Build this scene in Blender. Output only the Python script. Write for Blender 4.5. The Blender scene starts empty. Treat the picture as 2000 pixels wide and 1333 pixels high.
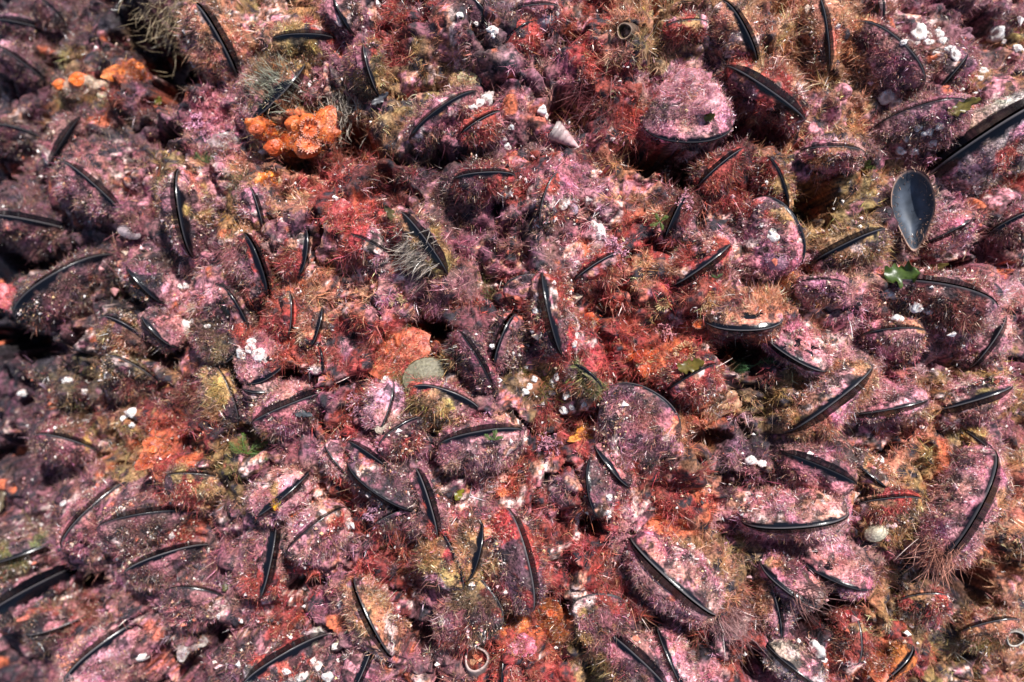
import bpy, math, random
import numpy as np
from mathutils import Vector, Matrix

# ------------------------------------------------------------------ camera, light, exposure
SC = bpy.context.scene
COL = SC.collection
HC, LENS = 0.62, 28.0
cam_d = bpy.data.cameras.new('camera'); cam = bpy.data.objects.new('camera', cam_d); COL.objects.link(cam)
cam.location = (0, 0, HC); cam_d.lens = LENS; cam_d.sensor_width = 36.0
cam_d.clip_start = 0.01; cam_d.clip_end = 50.0
cam_d.dof.use_dof = True; cam_d.dof.focus_distance = HC - 0.004; cam_d.dof.aperture_fstop = 3.2
SC.camera = cam
SUN = np.array([0.30, 0.53, 0.79]); SUN = SUN / np.linalg.norm(SUN)      # towards the sun
world = bpy.data.worlds.new('World'); SC.world = world; world.use_nodes = True
wn = world.node_tree; wn.nodes.clear()
sky = wn.nodes.new('ShaderNodeTexSky'); sky.sky_type = 'NISHITA'; sky.sun_disc = False; sky.ozone_density = 3.0
sky.sun_elevation = math.asin(SUN[2]); sky.sun_rotation = math.atan2(SUN[0], SUN[1])
bg = wn.nodes.new('ShaderNodeBackground'); bg.inputs[1].default_value = 0.085
wo = wn.nodes.new('ShaderNodeOutputWorld')
wn.links.new(sky.outputs[0], bg.inputs[0]); wn.links.new(bg.outputs[0], wo.inputs[0])
sun_d = bpy.data.lights.new('sun', 'SUN'); sun_d.energy = 4.8; sun_d.angle = math.radians(1.0); sun_d.color = (1.0, 0.965, 0.93)
sun = bpy.data.objects.new('sun', sun_d); COL.objects.link(sun)
sun.rotation_euler = Vector(SUN).to_track_quat('Z', 'Y').to_euler()
SC.view_settings.view_transform = 'Standard'; SC.view_settings.look = 'None'
SC.view_settings.exposure = 0.76; SC.view_settings.gamma = 1.0
SC.cycles.max_bounces = 5; SC.cycles.diffuse_bounces = 2; SC.cycles.glossy_bounces = 2
SC.cycles.transmission_bounces = 3; SC.cycles.transparent_max_bounces = 4
SC.cycles.caustics_reflective = False; SC.cycles.caustics_refractive = False

rng = np.random.default_rng(11)
random.seed(5)
KPX = 36.0 / LENS / 2000.0
CAMP = np.array([0.0, 0.0, HC])

# ------------------------------------------------------------------ noise
def _hash(ix, iy, iz, seed):
    h = (ix * 374761393 + iy * 668265263 + iz * 2147483647 + seed * 1274126177) & 0xffffffff
    h = ((h ^ (h >> 13)) * 1274126177) & 0xffffffff
    h = h ^ (h >> 16)
    return (h & 0xffff) / 65535.0
def vnoise(p, scale, seed=0):
    """value noise in -1..1 at points p (n,3), feature size = scale metres"""
    q = np.asarray(p, float) / scale
    i = np.floor(q).astype(np.int64); f = q - i
    f = f * f * (3 - 2 * f)
    r = 0
    for dx in (0, 1):
        wx = f[:, 0] if dx else 1 - f[:, 0]
        for dy in (0, 1):
            wy = f[:, 1] if dy else 1 - f[:, 1]
            for dz in (0, 1):
                wz = f[:, 2] if dz else 1 - f[:, 2]
                r = r + wx * wy * wz * _hash(i[:, 0] + dx, i[:, 1] + dy, i[:, 2] + dz, seed)
    return r * 2 - 1
def fbm(p, scale, octs=3, seed=0):
    r = 0; a = 1.0
    for k in range(octs):
        r = r + a * vnoise(p, scale / 2 ** k, seed + 17 * k); a *= 0.5
    return r
def sstep(a, b, x):
    t = np.clip((x - a) / (b - a), 0, 1); return t * t * (3 - 2 * t)
def nrm(v):
    return v / (np.linalg.norm(v, axis=-1, keepdims=True) + 1e-12)

# ------------------------------------------------------------------ the bed's general shape and cover
def base_z(x, y):
    r2 = x * x + y * y
    return -0.30 * r2 - 0.30 * np.clip(-x - 0.03, 0, None) ** 1.35  # left side made to slope away from the sun, to darken it
def ray(px, py):
    d = np.array([(px - 1000) * KPX, -(py - 666.5) * KPX, -1.0]); return d
def at(px, py, h=0.0):
    d = ray(px, py); s = HC
    for _ in range(12):
        p = CAMP + d * s
        s = HC - (base_z(p[0], p[1]) + h)
    return CAMP + d * s
def to_px(p):
    s = HC - p[:, 2]
    return 1000 + p[:, 0] / (s * KPX), 666.5 - p[:, 1] / (s * KPX)
GRID = ["mmDbTBMRMmMRTBTTPMMM",
        "mBrDMBMBBMMRRPmTTMMB",
        "mmmMPBbbMMMrRPrTTMMP",
        "mMMBPTRrmmRPTrRTBMPR",
        "mmMmBMRRMMMPRPPBBmPM",
        "DmDPMRTPMMRRTRTTPMPP",
        "DmBMmRRRrMmRRRrPPTPM",
        "mbrrmPMRBMBRRRbBPPBB",
        "mMBRBMRMMPRRMTmPmPBM",
        "mMMRBMRmMMRMRRPPPBPT",
        "mMMMMMMRRBRRPTBMPBPT",
        "DrMMMRMRMrRRMPTmrBbT",
        "mMMMmRMMMRRBmPRPRRBT"]  # dark kinds partly paint the dim left side; D paints dark hollows
KIND = "RrPMmBbOGWDTK"
GI = np.array([[KIND.index(c) for c in r] for r in GRID])
GI[3:5, 15:17] = KIND.index('B')                                          # the sandy corner by the round shell
GI[8:, 17] = np.where(GI[8:, 17] == KIND.index('P'), KIND.index('T'), GI[8:, 17])
GI[0, 16] = KIND.index('T')
PAL = {'R': (.41, .068, .056), 'r': (.19, .042, .040), 'P': (.64, .26, .285), 'M': (.36, .140, .160), 'm': (.155, .068, .080),
       'B': (.44, .235, .105), 'b': (.18, .10, .06), 'O': (.58, .15, .045), 'G': (.16, .15, .055), 'W': (.58, .42, .39),
       'D': (.04, .026, .032), 'T': (.58, .24, .14), 'K': (.02, .02, .027)}
PALA = np.array([PAL[c] for c in KIND])
FLEN = np.array([6.2, 6.5, 4.2, 4.8, 5.2, 6.0, 6.2, 3.0, 7.0, 3.5, 5.0, 6.0, 3.5]) * 1e-3
def cover(p, jit=55.0, seed=3):
    """kind of growth, or of painted shade, at world points, patch borders broken up by noise"""
    px, py = to_px(p)
    px = px + jit * fbm(p, .03, 3, seed); py = py + jit * fbm(p, .03, 3, seed + 50)
    j = np.clip((px / 100).astype(int), 0, 19); i = np.clip((py / 102.54).astype(int), 0, 12)
    return GI[i, j]

# ------------------------------------------------------------------ mesh helpers
def mesh_np(name, V, faces, col=None, attrs=None, smooth=True):
    """faces: list of (n,k) index arrays"""
    me = bpy.data.meshes.new(name)
    V = np.ascontiguousarray(V, dtype=np.float32)
    me.vertices.add(len(V)); me.vertices.foreach_set('co', V.ravel())
    loops = np.concatenate([f.ravel() for f in faces]).astype(np.int32)
    tot = np.concatenate([np.full(len(f), f.shape[1], np.int32) for f in faces])
    start = np.concatenate([[0], np.cumsum(tot)[:-1]]).astype(np.int32)
    me.loops.add(len(loops)); me.loops.foreach_set('vertex_index', loops)
    me.polygons.add(len(tot)); me.polygons.foreach_set('loop_start', start); me.polygons.foreach_set('loop_total', tot)
    me.polygons.foreach_set('use_smooth', np.full(len(tot), smooth, bool))
    if col is not None:
        a = me.attributes.new('Col', 'FLOAT_COLOR', 'POINT')
        c = np.ones((len(V), 4), np.float32); c[:, :3] = np.clip(col, 0, 1)
        a.data.foreach_set('color', c.ravel())
    for k, v in (attrs or {}).items():
        a = me.attributes.new(k, 'FLOAT', 'POINT'); a.data.foreach_set('value', np.ascontiguousarray(v, np.float32))
    me.update(calc_edges=True)
    return me
def obj(name, me, mat=None, parent=None):
    o = bpy.data.objects.new(name, me); COL.objects.link(o)
    if mat is not None:
        me.materials.clear(); me.materials.append(mat)
    if parent is not None: o.parent = parent
    return o
def tag(o, label=None, cat=None, group=None, kind=None):
    for k, v in (('label', label), ('category', cat), ('group', group), ('kind', kind)):
        if v: o[k] = v
    return o
def empty(name, loc, label, cat, group=None):
    o = bpy.data.objects.new(name, None); o.empty_display_size = .01; COL.objects.link(o)
    o.location = Vector(loc); return tag(o, label, cat, group)
class MB:
    """collects vertices and faces of one mesh"""
    def __init__(s): s.V = []; s.Q = []; s.T = []; s.C = []; s.n = 0
    def add(s, V, quads=None, tris=None, col=(.5, .5, .5)):
        V = np.asarray(V, float).reshape(-1, 3)
        c = np.asarray(col, float); c = np.tile(c, (len(V), 1)) if c.ndim == 1 else c
        s.V.append(V); s.C.append(c)
        if quads is not None and len(quads): s.Q.append(np.asarray(quads) + s.n)
        if tris is not None and len(tris): s.T.append(np.asarray(tris) + s.n)
        s.n += len(V)
    def grid(s, P, col=(.5, .5, .5), close_u=False):
        """P (u,v,3) sheet of quads; close_u joins the first index round"""
        nu, nv = P.shape[:2]
        I = np.arange(nu * nv).reshape(nu, nv)
        if close_u: I = np.concatenate([I, I[:1]], 0)
        q = np.stack([I[:-1, :-1], I[1:, :-1], I[1:, 1:], I[:-1, 1:]], -1).reshape(-1, 4)
        c = np.asarray(col, float)
        s.add(P.reshape(-1, 3), q, None, c.reshape(-1, 3) if c.ndim == 3 else c)
    def tube(s, pts, rad, n=8, col=(.5, .5, .5), cap=True):
        pts = np.asarray(pts, float); m = len(pts)
        rad = np.broadcast_to(np.asarray(rad, float), (m,))
        T = nrm(np.gradient(pts, axis=0))
        ref = np.array([0, 0, 1.0]) if abs(T[0, 2]) < .9 else np.array([1.0, 0, 0])
        P = np.zeros((n, m, 3)); 
        for j in range(m):
            a = nrm(np.cross(T[j], ref)); b = np.cross(T[j], a)
            for i in range(n):
                w = 2 * math.pi * i / n
                P[i, j] = pts[j] + rad[j] * (math.cos(w) * a + math.sin(w) * b)
        c = np.asarray(col, float)
        if c.ndim == 2: c = np.broadcast_to(c[None], (n, m, 3))
        s.grid(P, c, True)
        if cap:
            k = s.n - n * m
            base = np.arange(n) * m + m - 1
            cc = c if c.ndim == 1 else c[0, -1]
            s.add([pts[-1] + T[-1] * rad[-1] * .6], None, None, cc)
            tip = s.n - 1
            s.T.append(np.array([[k + base[i], k + base[(i + 1) % n], tip] for i in range(n)]))
    def mesh(s, name, smooth=True):
        F = []
        if s.Q: F.append(np.concatenate(s.Q))
        if s.T: F.append(np.concatenate(s.T))
        return mesh_np(name, np.concatenate(s.V), F, np.concatenate(s.C), None, smooth)
    def build(s, name, mat, parent=None, smooth=True):
        return obj(name, s.mesh(name, smooth), mat, parent)
def strands(P, D, L, W, C, tip=1.25, bend=.45, r=rng):
    """flat tapering threads; returns V, faces, colours"""
    n = len(P)
    S = nrm(np.cross(D, r.normal(size=(n, 3))))
    Bd = r.normal(size=(n, 3)) * bend
    L = L[:, None]; W = W[:, None]
    m = P + D * L * .5 + Bd * L * .18
    t = P + D * L * .95 + Bd * L * .6
    V = np.stack([P - S * W * .5, P + S * W * .5, m - S * W * .5, m + S * W * .5, t], 1).reshape(-1, 3)
    b = np.arange(n)[:, None] * 5
    q = b + np.array([[0, 1, 3, 2]]); tr = b + np.array([[2, 3, 4]])
    f = np.array([.85, .85, 1.0, 1.0, tip])
    c = (C[:, None, :] * f[None, :, None]).reshape(-1, 3)
    return V, [q, tr], c

# ------------------------------------------------------------------ materials
def new_mat(name):
    m = bpy.data.materials.new(name); m.use_nodes = True
    nt = m.node_tree; return m, nt, nt.nodes['Principled BSDF']
def mat_col(name, rough=.6, spec=.4, noise_scale=900, noise_amt=.5, bump=.3, trans=0.0, sss=0.0, bscale=None):
    """procedural surface: the growth's own colour broken up by two noises, with bump"""
    m, nt, b = new_mat(name); N, Lk = nt.nodes, nt.links
    at_ = N.new('ShaderNodeAttribute'); at_.attribute_name = 'Col'
    tc = N.new('ShaderNodeTexCoord')
    no = N.new('ShaderNodeTexNoise'); no.inputs['Scale'].default_value = noise_scale; no.inputs['Detail'].default_value = 4
    Lk.new(tc.outputs['Object'], no.inputs['Vector'])
    mr = N.new('ShaderNodeMapRange'); mr.inputs[1].default_value = .3; mr.inputs[2].default_value = .7
    mr.inputs[3].default_value = 1 - noise_amt; mr.inputs[4].default_value = 1 + noise_amt
    Lk.new(no.outputs[0], mr.inputs[0])
    mx = N.new('ShaderNodeVectorMath'); mx.operation = 'SCALE'
    Lk.new(at_.outputs['Color'], mx.inputs[0]); Lk.new(mr.outputs[0], mx.inputs['Scale'])
    Lk.new(mx.outputs[0], b.inputs['Base Color'])
    b.inputs['Roughness'].default_value = rough; b.inputs['Specular IOR Level'].default_value = spec
    if sss:
        b.inputs['Subsurface Weight'].default_value = sss; b.inputs['Subsurface Radius'].default_value = (.003, .0012, .0006)
        b.inputs['Subsurface Scale'].default_value = 1.0
    if bump:
        n2 = N.new('ShaderNodeTexNoise'); n2.inputs['Scale'].default_value = bscale or noise_scale * .8; n2.inputs['Detail'].default_value = 5
        Lk.new(tc.outputs['Object'], n2.inputs['Vector'])
        bp = N.new('ShaderNodeBump'); bp.inputs['Strength'].default_value = bump; bp.inputs['Distance'].default_value = .002
        Lk.new(n2.outputs[0], bp.inputs['Height']); Lk.new(bp.outputs[0], b.inputs['Normal'])
    if trans:
        tr = N.new('ShaderNodeBsdfTranslucent'); Lk.new(mx.outputs[0], tr.inputs['Color'])
        ms = N.new('ShaderNodeMixShader'); ms.inputs[0].default_value = trans
        out = N['Material Output']
        Lk.new(b.outputs[0], ms.inputs[1]); Lk.new(tr.outputs[0], ms.inputs[2]); Lk.new(ms.outputs[0], out.inputs['Surface'])
    return m
def mat_shell():
    """glossy blue-black shell, growth lines, roughened where it is overgrown"""
    m, nt, b = new_mat('mussel shell'); N, Lk = nt.nodes, nt.links
    at_ = N.new('ShaderNodeAttribute'); at_.attribute_name = 'Col'
    ac = N.new('ShaderNodeAttribute'); ac.attribute_name = 'crust'
    al = N.new('ShaderNodeAttribute'); al.attribute_name = 'ring'
    tc = N.new('ShaderNodeTexCoord')
    no = N.new('ShaderNodeTexNoise'); no.inputs['Scale'].default_value = 420; no.inputs['Detail'].default_value = 6
    Lk.new(tc.outputs['Object'], no.inputs['Vector'])
    vo = N.new('ShaderNodeTexVoronoi'); vo.inputs['Scale'].default_value = 330
    Lk.new(tc.outputs['Object'], vo.inputs['Vector'])
    mr = N.new('ShaderNodeMapRange'); mr.inputs[1].default_value = .3; mr.inputs[2].default_value = .7
    mr.inputs[3].default_value = .12; mr.inputs[4].default_value = 1.7
    Lk.new(no.outputs[0], mr.inputs[0])
    sc = N.new('ShaderNodeVectorMath'); sc.operation = 'SCALE'
    Lk.new(at_.outputs['Color'], sc.inputs[0]); Lk.new(mr.outputs[0], sc.inputs['Scale'])
    # pale calcareous specks
    vr = N.new('ShaderNodeMapRange'); vr.inputs[1].default_value = .14; vr.inputs[2].default_value = .24
    vr.inputs[3].default_value = .6; vr.inputs[4].default_value = 0
    Lk.new(vo.outputs['Distance'], vr.inputs[0])
    n3 = N.new('ShaderNodeTexNoise'); n3.inputs['Scale'].default_value = 120
    Lk.new(tc.outputs['Object'], n3.inputs['Vector'])
    m3 = N.new('ShaderNodeMapRange'); m3.inputs[1].default_value = .5; m3.inputs[2].default_value = .6; Lk.new(n3.outputs[0], m3.inputs[0])
    mm = N.new('ShaderNodeMath'); mm.operation = 'MULTIPLY'; Lk.new(vr.outputs[0], mm.inputs[0]); Lk.new(m3.outputs[0], mm.inputs[1])
    mxs = N.new('ShaderNodeMix'); mxs.data_type = 'RGBA'
    Lk.new(mm.outputs[0], mxs.inputs[0]); Lk.new(sc.outputs[0], mxs.inputs[6]); mxs.inputs[7].default_value = (.72, .6, .55, 1)
    mx = N.new('ShaderNodeMix'); mx.data_type = 'RGBA'
    Lk.new(ac.outputs['Fac'], mx.inputs[0]); mx.inputs[6].default_value = (.0035, .0036, .006, 1); Lk.new(mxs.outputs[2], mx.inputs[7])
    mx2 = N.new('ShaderNodeMix'); mx2.data_type = 'RGBA'                    # horny lip of the margin
    Lk.new(al.outputs['Fac'], mx2.inputs[0]); Lk.new(mx.outputs[2], mx2.inputs[6]); mx2.inputs[7].default_value = (.16, .14, .14, 1)
    Lk.new(mx2.outputs[2], b.inputs['Base Color'])
    rr = N.new('ShaderNodeMapRange'); rr.inputs[3].default_value = .2; rr.inputs[4].default_value = .75
    Lk.new(ac.outputs['Fac'], rr.inputs[0]); Lk.new(rr.outputs[0], b.inputs['Roughness'])
    b.inputs['Specular IOR Level'].default_value = .28
    bp = N.new('ShaderNodeBump'); bp.inputs['Distance'].default_value = .0022
    bs = N.new('ShaderNodeMapRange'); bs.inputs[3].default_value = .08; bs.inputs[4].default_value = .8
    Lk.new(ac.outputs['Fac'], bs.inputs[0]); Lk.new(bs.outputs[0], bp.inputs['Strength'])
    Lk.new(no.outputs[0], bp.inputs['Height']); Lk.new(bp.outputs[0], b.inputs['Normal'])
    return m
M_GROUND = mat_col('encrusted bed', .7, .35, 330, .85, 1.0)
M_TURF = mat_col('turf algae', .32, .85, 250, .3, 0, .25)
M_SHELL = mat_shell()
M_FLESH = mat_col('dark mantle flesh', .35, .5, 300, .4, .3)
M_WHITE = mat_col('barnacle plates', .55, .4, 500, .25, .5)
M_SOFT = mat_col('anemone and sponge tissue', .42, .5, 420, .4, .6, 0, .25)
M_LEAF = mat_col('leafy algae', .35, .5, 200, .35, .2, .4)
M_GRAIN = mat_col('sand grains', .25, .6, 800, .3, 0)
M_SLATE = mat_col('slate shell lining', .5, .25, 130, .3, .1)
M_NACRE = mat_col('shell interior', .22, .6, 130, .3, .15)

# ------------------------------------------------------------------ mussels
# (start, middle, end of the dark margin as it runs over the shell; its width; cover kind or ''; gape 0..1)
MUSSELS = [
 (75,0,108,18,122,48,8,''), (0,40,50,45,98,64,16,'m'), (388,18,428,68,460,152,16,'T'), (155,235,120,284,101,322,14,'M'),
 (-12,252,45,252,85,282,9,'m'), (130,325,196,370,252,440,17,'M'), (352,342,348,420,378,492,20,'M'), (-15,424,65,430,142,456,18,'M'),
 (0,95,45,123,92,166,6,'M'), (540,79,585,65,648,79,15,'R'), (655,-5,666,34,692,64,10,'M'), (713,94,719,140,741,182,11,'B'),
 (588,130,549,187,494,228,20,'b'), (810,274,842,222,926,189,12,'M'), (905,262,930,236,972,222,9,'R'), (892,353,940,336,999,346,12,'r'),
 (905,-2,947,20,956,72,10,'K'), (490,372,500,405,511,442,9,'b'), (790,424,833,473,868,531,19,'B'), (592,449,601,488,580,533,14,'R'),
 (478,464,509,509,517,574,16,'R'), (562,574,570,612,560,652,6,'R'), (626,605,624,640,607,672,9,'T'), (621,680,631,702,627,727,6,'r'),
 (477,738,526,739,552,687,13,'P'), (479,758,508,769,542,760,9,'m'), (969,712,973,664,1004,620,15,'m'), (811,765,873,762,931,809,14,'M'),
 (747,872,767,839,822,822,8,'R'), (867,871,935,842,1013,846,13,'P'), (898,654,932,698,957,752,4,'m'), (764,750,763,790,741,832,5,'P'),
 (503,823,570,787,642,769,3,'P'), (1063,540,1069,605,1097,684,15,'R'), (1127,548,1158,517,1206,498,9,'R'), (1315,554,1371,522,1419,481,15,'R'),
 (1301,464,1313,424,1338,384,18,'P'), (1382,619,1446,646,1519,621,15,'T'), (1186,778,1264,757,1313,852,8,'M'), (1121,717,1153,727,1171,762,9,'G'),
 (1308,762,1349,732,1393,715,6,'M'), (1064,442,1061,385,1092,344,5,'R'), (1167,874,1190,916,1226,946,16,'P'), (1162,898,1145,940,1176,1005,9,'m'),
 (1242,1060,1305,1130,1386,1191,14,'P'), (1171,1229,1231,1276,1296,1342,17,'P'), (1287,1230,1304,1287,1336,1342,12,'P'), (1122,1193,1155,1161,1217,1187,5,'M'),
 (989,1006,1026,1070,1034,1182,5,'m'), (685,867,727,889,766,926,15,'M'), (691,903,736,967,817,986,7,'m'), (814,923,837,983,851,1042,13,'M'),
 (847,1034,882,1068,897,1147,11,'B'), (934,1024,940,1073,911,1127,15,'B'), (899,1131,957,1149,968,1224,8,'b'), (536,1020,531,1082,509,1157,18,'M'),
 (696,1138,715,1205,761,1272,10,'T'), (728,1253,712,1300,692,1342,16,'M'), (487,1332,554,1276,634,1247,17,'W'), (599,924,556,967,507,1003,17,'P'),
 (568,1078,614,1024,672,999,4,'P'), (738,1022,769,1002,810,989,3,'P'), (134,1062,174,991,278,939,10,'M'), (204,1034,285,1002,387,1011,8,'m'),
 (255,1117,318,1081,404,1071,14,'m'), (-14,1197,72,1148,152,1110,32,'P'), (-10,1097,62,1073,132,1043,10,'G'), (141,1327,203,1253,314,1207,17,'P'),
 (78,853,130,856,184,884,8,'M'), (44,614,97,539,224,514,18,'m'), (254,523,280,566,323,589,14,'M'), (204,624,255,638,291,677,11,'b'),
 (284,619,306,657,347,674,11,'m'), (427,563,464,594,479,652,9,'R'), (468,628,476,668,423,704,6,'b'), (419,723,452,769,459,824,3,'B'),
 (1412,11,1457,54,1470,124,18,'T'), (1429,137,1497,172,1562,229,21,'R'), (1599,3,1618,60,1614,134,12,'T'), (1671,59,1737,59,1789,167,7,'m'),
 (1708,270,1774,214,1881,211,6,'M'), (1810,352,1898,280,2035,203,32,'W'), (1588,517,1649,476,1719,453,15,'B'), (1477,399,1560,436,1541,522,9,'P'),
 (1499,649,1533,692,1609,717,15,'P'), (1544,836,1619,795,1691,726,16,'T'), (1693,571,1822,551,1929,602,8,'r'), (1894,713,1940,670,1958,624,12,'P'),
 (1817,799,1892,778,1966,757,14,'P'), (1660,806,1722,802,1802,781,3,'P'), (1532,889,1597,910,1663,943,16,'M'), (1461,1014,1546,1033,1643,1002,20,'P'),
 (1671,991,1735,972,1791,977,7,'R'), (1567,1084,1613,1129,1693,1143,11,'P'), (1494,1098,1528,1150,1598,1176,16,'P'), (1497,1138,1520,1185,1522,1240,10,'P'),
 (1813,1091,1888,1038,1928,893,16,'P'), (1658,1198,1683,1240,1667,1293,4,'R'), (1698,1334,1755,1312,1776,1266,13,'O'), (1501,1258,1546,1305,1602,1337,13,'W'),
 (1497,314,1530,351,1531,407,10,'R'), (1369,361,1406,320,1446,296,9,'R'), (1267,237,1336,278,1419,242,12,'P'), (987,99,1004,61,1041,49,8,'R'),
 (1949,161,1985,147,2022,141,7,'M'), (1825,181,1855,148,1885,111,9,'M'), (1717,-4,1729,20,1715,48,7,'P'), (1887,844,1911,860,1937,882,9,'B'),
 (1934,461,1974,428,2012,418,14,'M'), (1804,473,1848,453,1892,430,5,'P'), (1668,899,1694,924,1727,948,8,'M'), (989,571,1023,537,1063,554,4,'m'),
 (689,461,722,472,757,496,4,'R'), (988,1273,984,1306,981,1342,9,'R'),
 # fully overgrown shells of which only a blurred ridge shows
 (215,700,262,712,300,748,4,'b'), (60,1235,120,1225,180,1190,5,'M'), (330,935,385,925,440,945,3,'B'), (1010,20,1045,8,1085,14,4,'M'),
 (1570,300,1620,285,1680,300,4,'P'), (1690,660,1750,640,1800,650,3,'P'), (330,1160,390,1150,440,1180,5,'m'), (1300,60,1330,40,1380,50,3,'R'),
 (640,870,655,905,690,930,4,'P'), (1560,560,1600,545,1650,560,3,'P'), (1760,1180,1800,1160,1850,1170,5,'R'), (1880,1240,1930,1215,1985,1215,5,'B'),
]
def pose(idx, rec):
    """where a shell sits and how it leans, from the run of its dark margin"""
    x0, y0, xm, ym, x1, y1, wid, kc = rec
    r = np.random.default_rng(100 + idx)
    C = at((x0 + x1) / 2, (y0 + y1) / 2, .001 + .007 * r.random())
    d = nrm(C - CAMP)
    def onplane(px, py):
        q = ray(px, py); return CAMP + q * (np.dot(C - CAMP, d) / np.dot(q, d))
    A0, A1, Am = onplane(x0, y0), onplane(x1, y1), onplane(xm, ym)
    u = nrm(A1 - A0); a = np.linalg.norm(A1 - A0) / 2 * 1.16
    C = (A0 + A1) / 2
    bv = (Am - C) - np.dot(Am - C, u) * u
    B = np.linalg.norm(bv); v = bv / B if B > 1e-6 else np.cross(d, u)
    hh = .72 * a
    if B > .7 * a: hh = B / .95
    t = math.asin(min(max(B / hh, .16), .95))
    return dict(r=r, C=C, u=u, v=v, w=-d, a=a, hh=hh, t=t, A0=A0, A1=A1, Am=Am,
                s=np.linalg.norm(A1 - A0) / max(math.hypot(x1 - x0, y1 - y0), 1))
POSE = [pose(i, m) for i, m in enumerate(MUSSELS)]
# ------------------------------------------------------------------ ground of the bed
HOLES = [(335, 115, 105, 70, 50), (265, 55, 55, 50, 35), (60, 668, 130, 32, 50), (565, 742, 60, 38, 45), (440, 735, 70, 30, 40),
         (690, 275, 55, 45, 40), (590, 322, 75, 16, 35), (1115, 205, 55, 50, 40), (1270, 298, 70, 28, 45), (1345, 345, 45, 35, 40),
         (1440, 690, 65, 32, 45), (1000, 1185, 42, 45, 55), (110, 1130, 110, 35, 45), (1165, 1015, 28, 45, 35), (1610, 1165, 70, 55, 45),
         (1870, 1135, 95, 60, 40), (850, 650, 55, 30, 35), (890, 312, 80, 14, 30), (600, 1140, 55, 22, 30), (1390, 860, 60, 30, 25),
         (1330, 1260, 40, 50, 25), (1585, 405, 45, 50, 35), (1850, 520, 70, 18, 30), (1420, 250, 30, 60, 35), (1500, 260, 50, 40, 25),
         (80, 500, 80, 40, 35), (250, 560, 50, 40, 35), (330, 180, 50, 40, 30), (330, 265, 40, 30, 30), (1080, 1180, 40, 25, 30),
         (940, 60, 30, 50, 20), (1170, 600, 20, 20, 10), (30, 60, 70, 30, 30), (60, 890, 90, 40, 25), (340, 1290, 50, 40, 25),
         (420, 1240, 40, 60, 30), (640, 1010, 25, 40, 30), (1560, 1220, 50, 30, 30), (500, 860, 40, 20, 15), (1720, 900, 40, 20, 20),
         (860, 1040, 25, 60, 25), (1010, 650, 30, 40, 25), (310, 690, 60, 25, 30), (820, 1250, 30, 25, 20), (380, 870, 60, 30, 12),
         (1030, 90, 40, 30, 25), (1230, 800, 30, 40, 15), (1930, 60, 60, 30, 15), (1655, 330, 40, 20, 15), (1480, 1290, 50, 40, 30)]
LUMPS = [(1200, 120, 110, 80, 16), (1250, 590, 130, 60, 10), (1440, 590, 80, 45, 10), (560, 260, 70, 45, 8), (320, 880, 90, 40, 8),
         (1640, 600, 90, 60, 10), (740, 560, 80, 50, 8), (1200, 690, 110, 60, 8), (880, 600, 80, 50, 10), (1040, 510, 80, 40, 12),
         (600, 420, 90, 50, 8), (1100, 950, 60, 60, 10), (1300, 480, 60, 50, 8), (1880, 420, 90, 50, 12), (1640, 150, 100, 70, 8),
         (1090, 1090, 60, 50, 4), (870, 1200, 70, 60, 8), (1350, 970, 70, 60, 8), (440, 480, 60, 60, 6), (700, 690, 50, 50, 8),
         (1900, 620, 90, 60, 8), (600, 1230, 80, 50, 6), (160, 170, 60, 30, 10)]
def ground_h(p):
    x, y = p[:, 0], p[:, 1]
    z0 = base_z(x, y)
    q = np.stack([x, y, z0 * 0 + .37], 1)
    px, py = to_px(np.stack([x, y, z0 - .012], 1))
    wx = px + 22 * fbm(q, .02, 3, 71); wy = py + 22 * fbm(q, .02, 3, 91)
    h = -.022 + .009 * fbm(q, .09, 2, 5) + .034 * np.abs(fbm(q, .05, 2, 6)) + .012 * np.abs(fbm(q, .021, 2, 9)) + .0022 * fbm(q, .008, 2, 13)
    up = np.full(len(h), -1.0)
    for m, p in zip(MUSSELS, POSE):                                      # growth banked up round every shell
        A, Bq = p['A0'], p['A1']; R = 1.9 * p['a']
        i = np.where((np.abs(x - p['C'][0]) < R) & (np.abs(y - p['C'][1]) < R))[0]
        if not len(i): continue
        ab = (Bq - A)[:2]; tq = np.clip(((x[i] - A[0]) * ab[0] + (y[i] - A[1]) * ab[1]) / (ab @ ab), .12, .88)
        dist = np.hypot(x[i] - A[0] - tq * ab[0], y[i] - A[1] - tq * ab[1])
        zc = A[2] + tq * (Bq - A)[2]
        flat = sstep(.6, 1.0, p['t'])
        tgt = zc + (.22 * p['hh'] * math.cos(p['t']) - .004) * (1 - flat) - .016 * flat - (.52 + .3 * flat) * dist - 9 * dist ** 2
        up[i] = np.maximum(up[i], tgt - z0[i])
    h = np.maximum(h, up + .0050 * fbm(q, .022, 2, 15) + .0024 * fbm(q, .007, 2, 13))
    h = h - .021 * np.clip(1 - np.abs(fbm(q, .045, 3, 19)) / .13, 0, 1) - .007 * np.clip(1 - np.abs(fbm(q, .017, 2, 29)) / .2, 0, 1)
    for cx, cy, rx, ry, d in HOLES:
        e = np.sqrt(((wx - cx) / rx) ** 2 + ((wy - cy) / ry) ** 2)
        h = h - 1.7 * d * 1e-3 * (1 - sstep(.5, 1.1, e))
    for cx, cy, rx, ry, d in LUMPS:
        e = np.sqrt(((wx - cx) / rx) ** 2 + ((wy - cy) / ry) ** 2)
        h = h + d * 1e-3 * (1 - sstep(.1, 1.2, e))
    return z0 + h
NX, NY = 820, 620
gx = np.linspace(-.80, .80, NX); gy = np.linspace(-.62, .62, NY)
GXX, GYY = np.meshgrid(gx, gy, indexing='ij')
gp = np.stack([GXX.ravel(), GYY.ravel(), np.zeros(NX * NY)], 1)
gp[:, 2] = ground_h(gp)
GZ = gp[:, 2].reshape(NX, NY)
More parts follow.
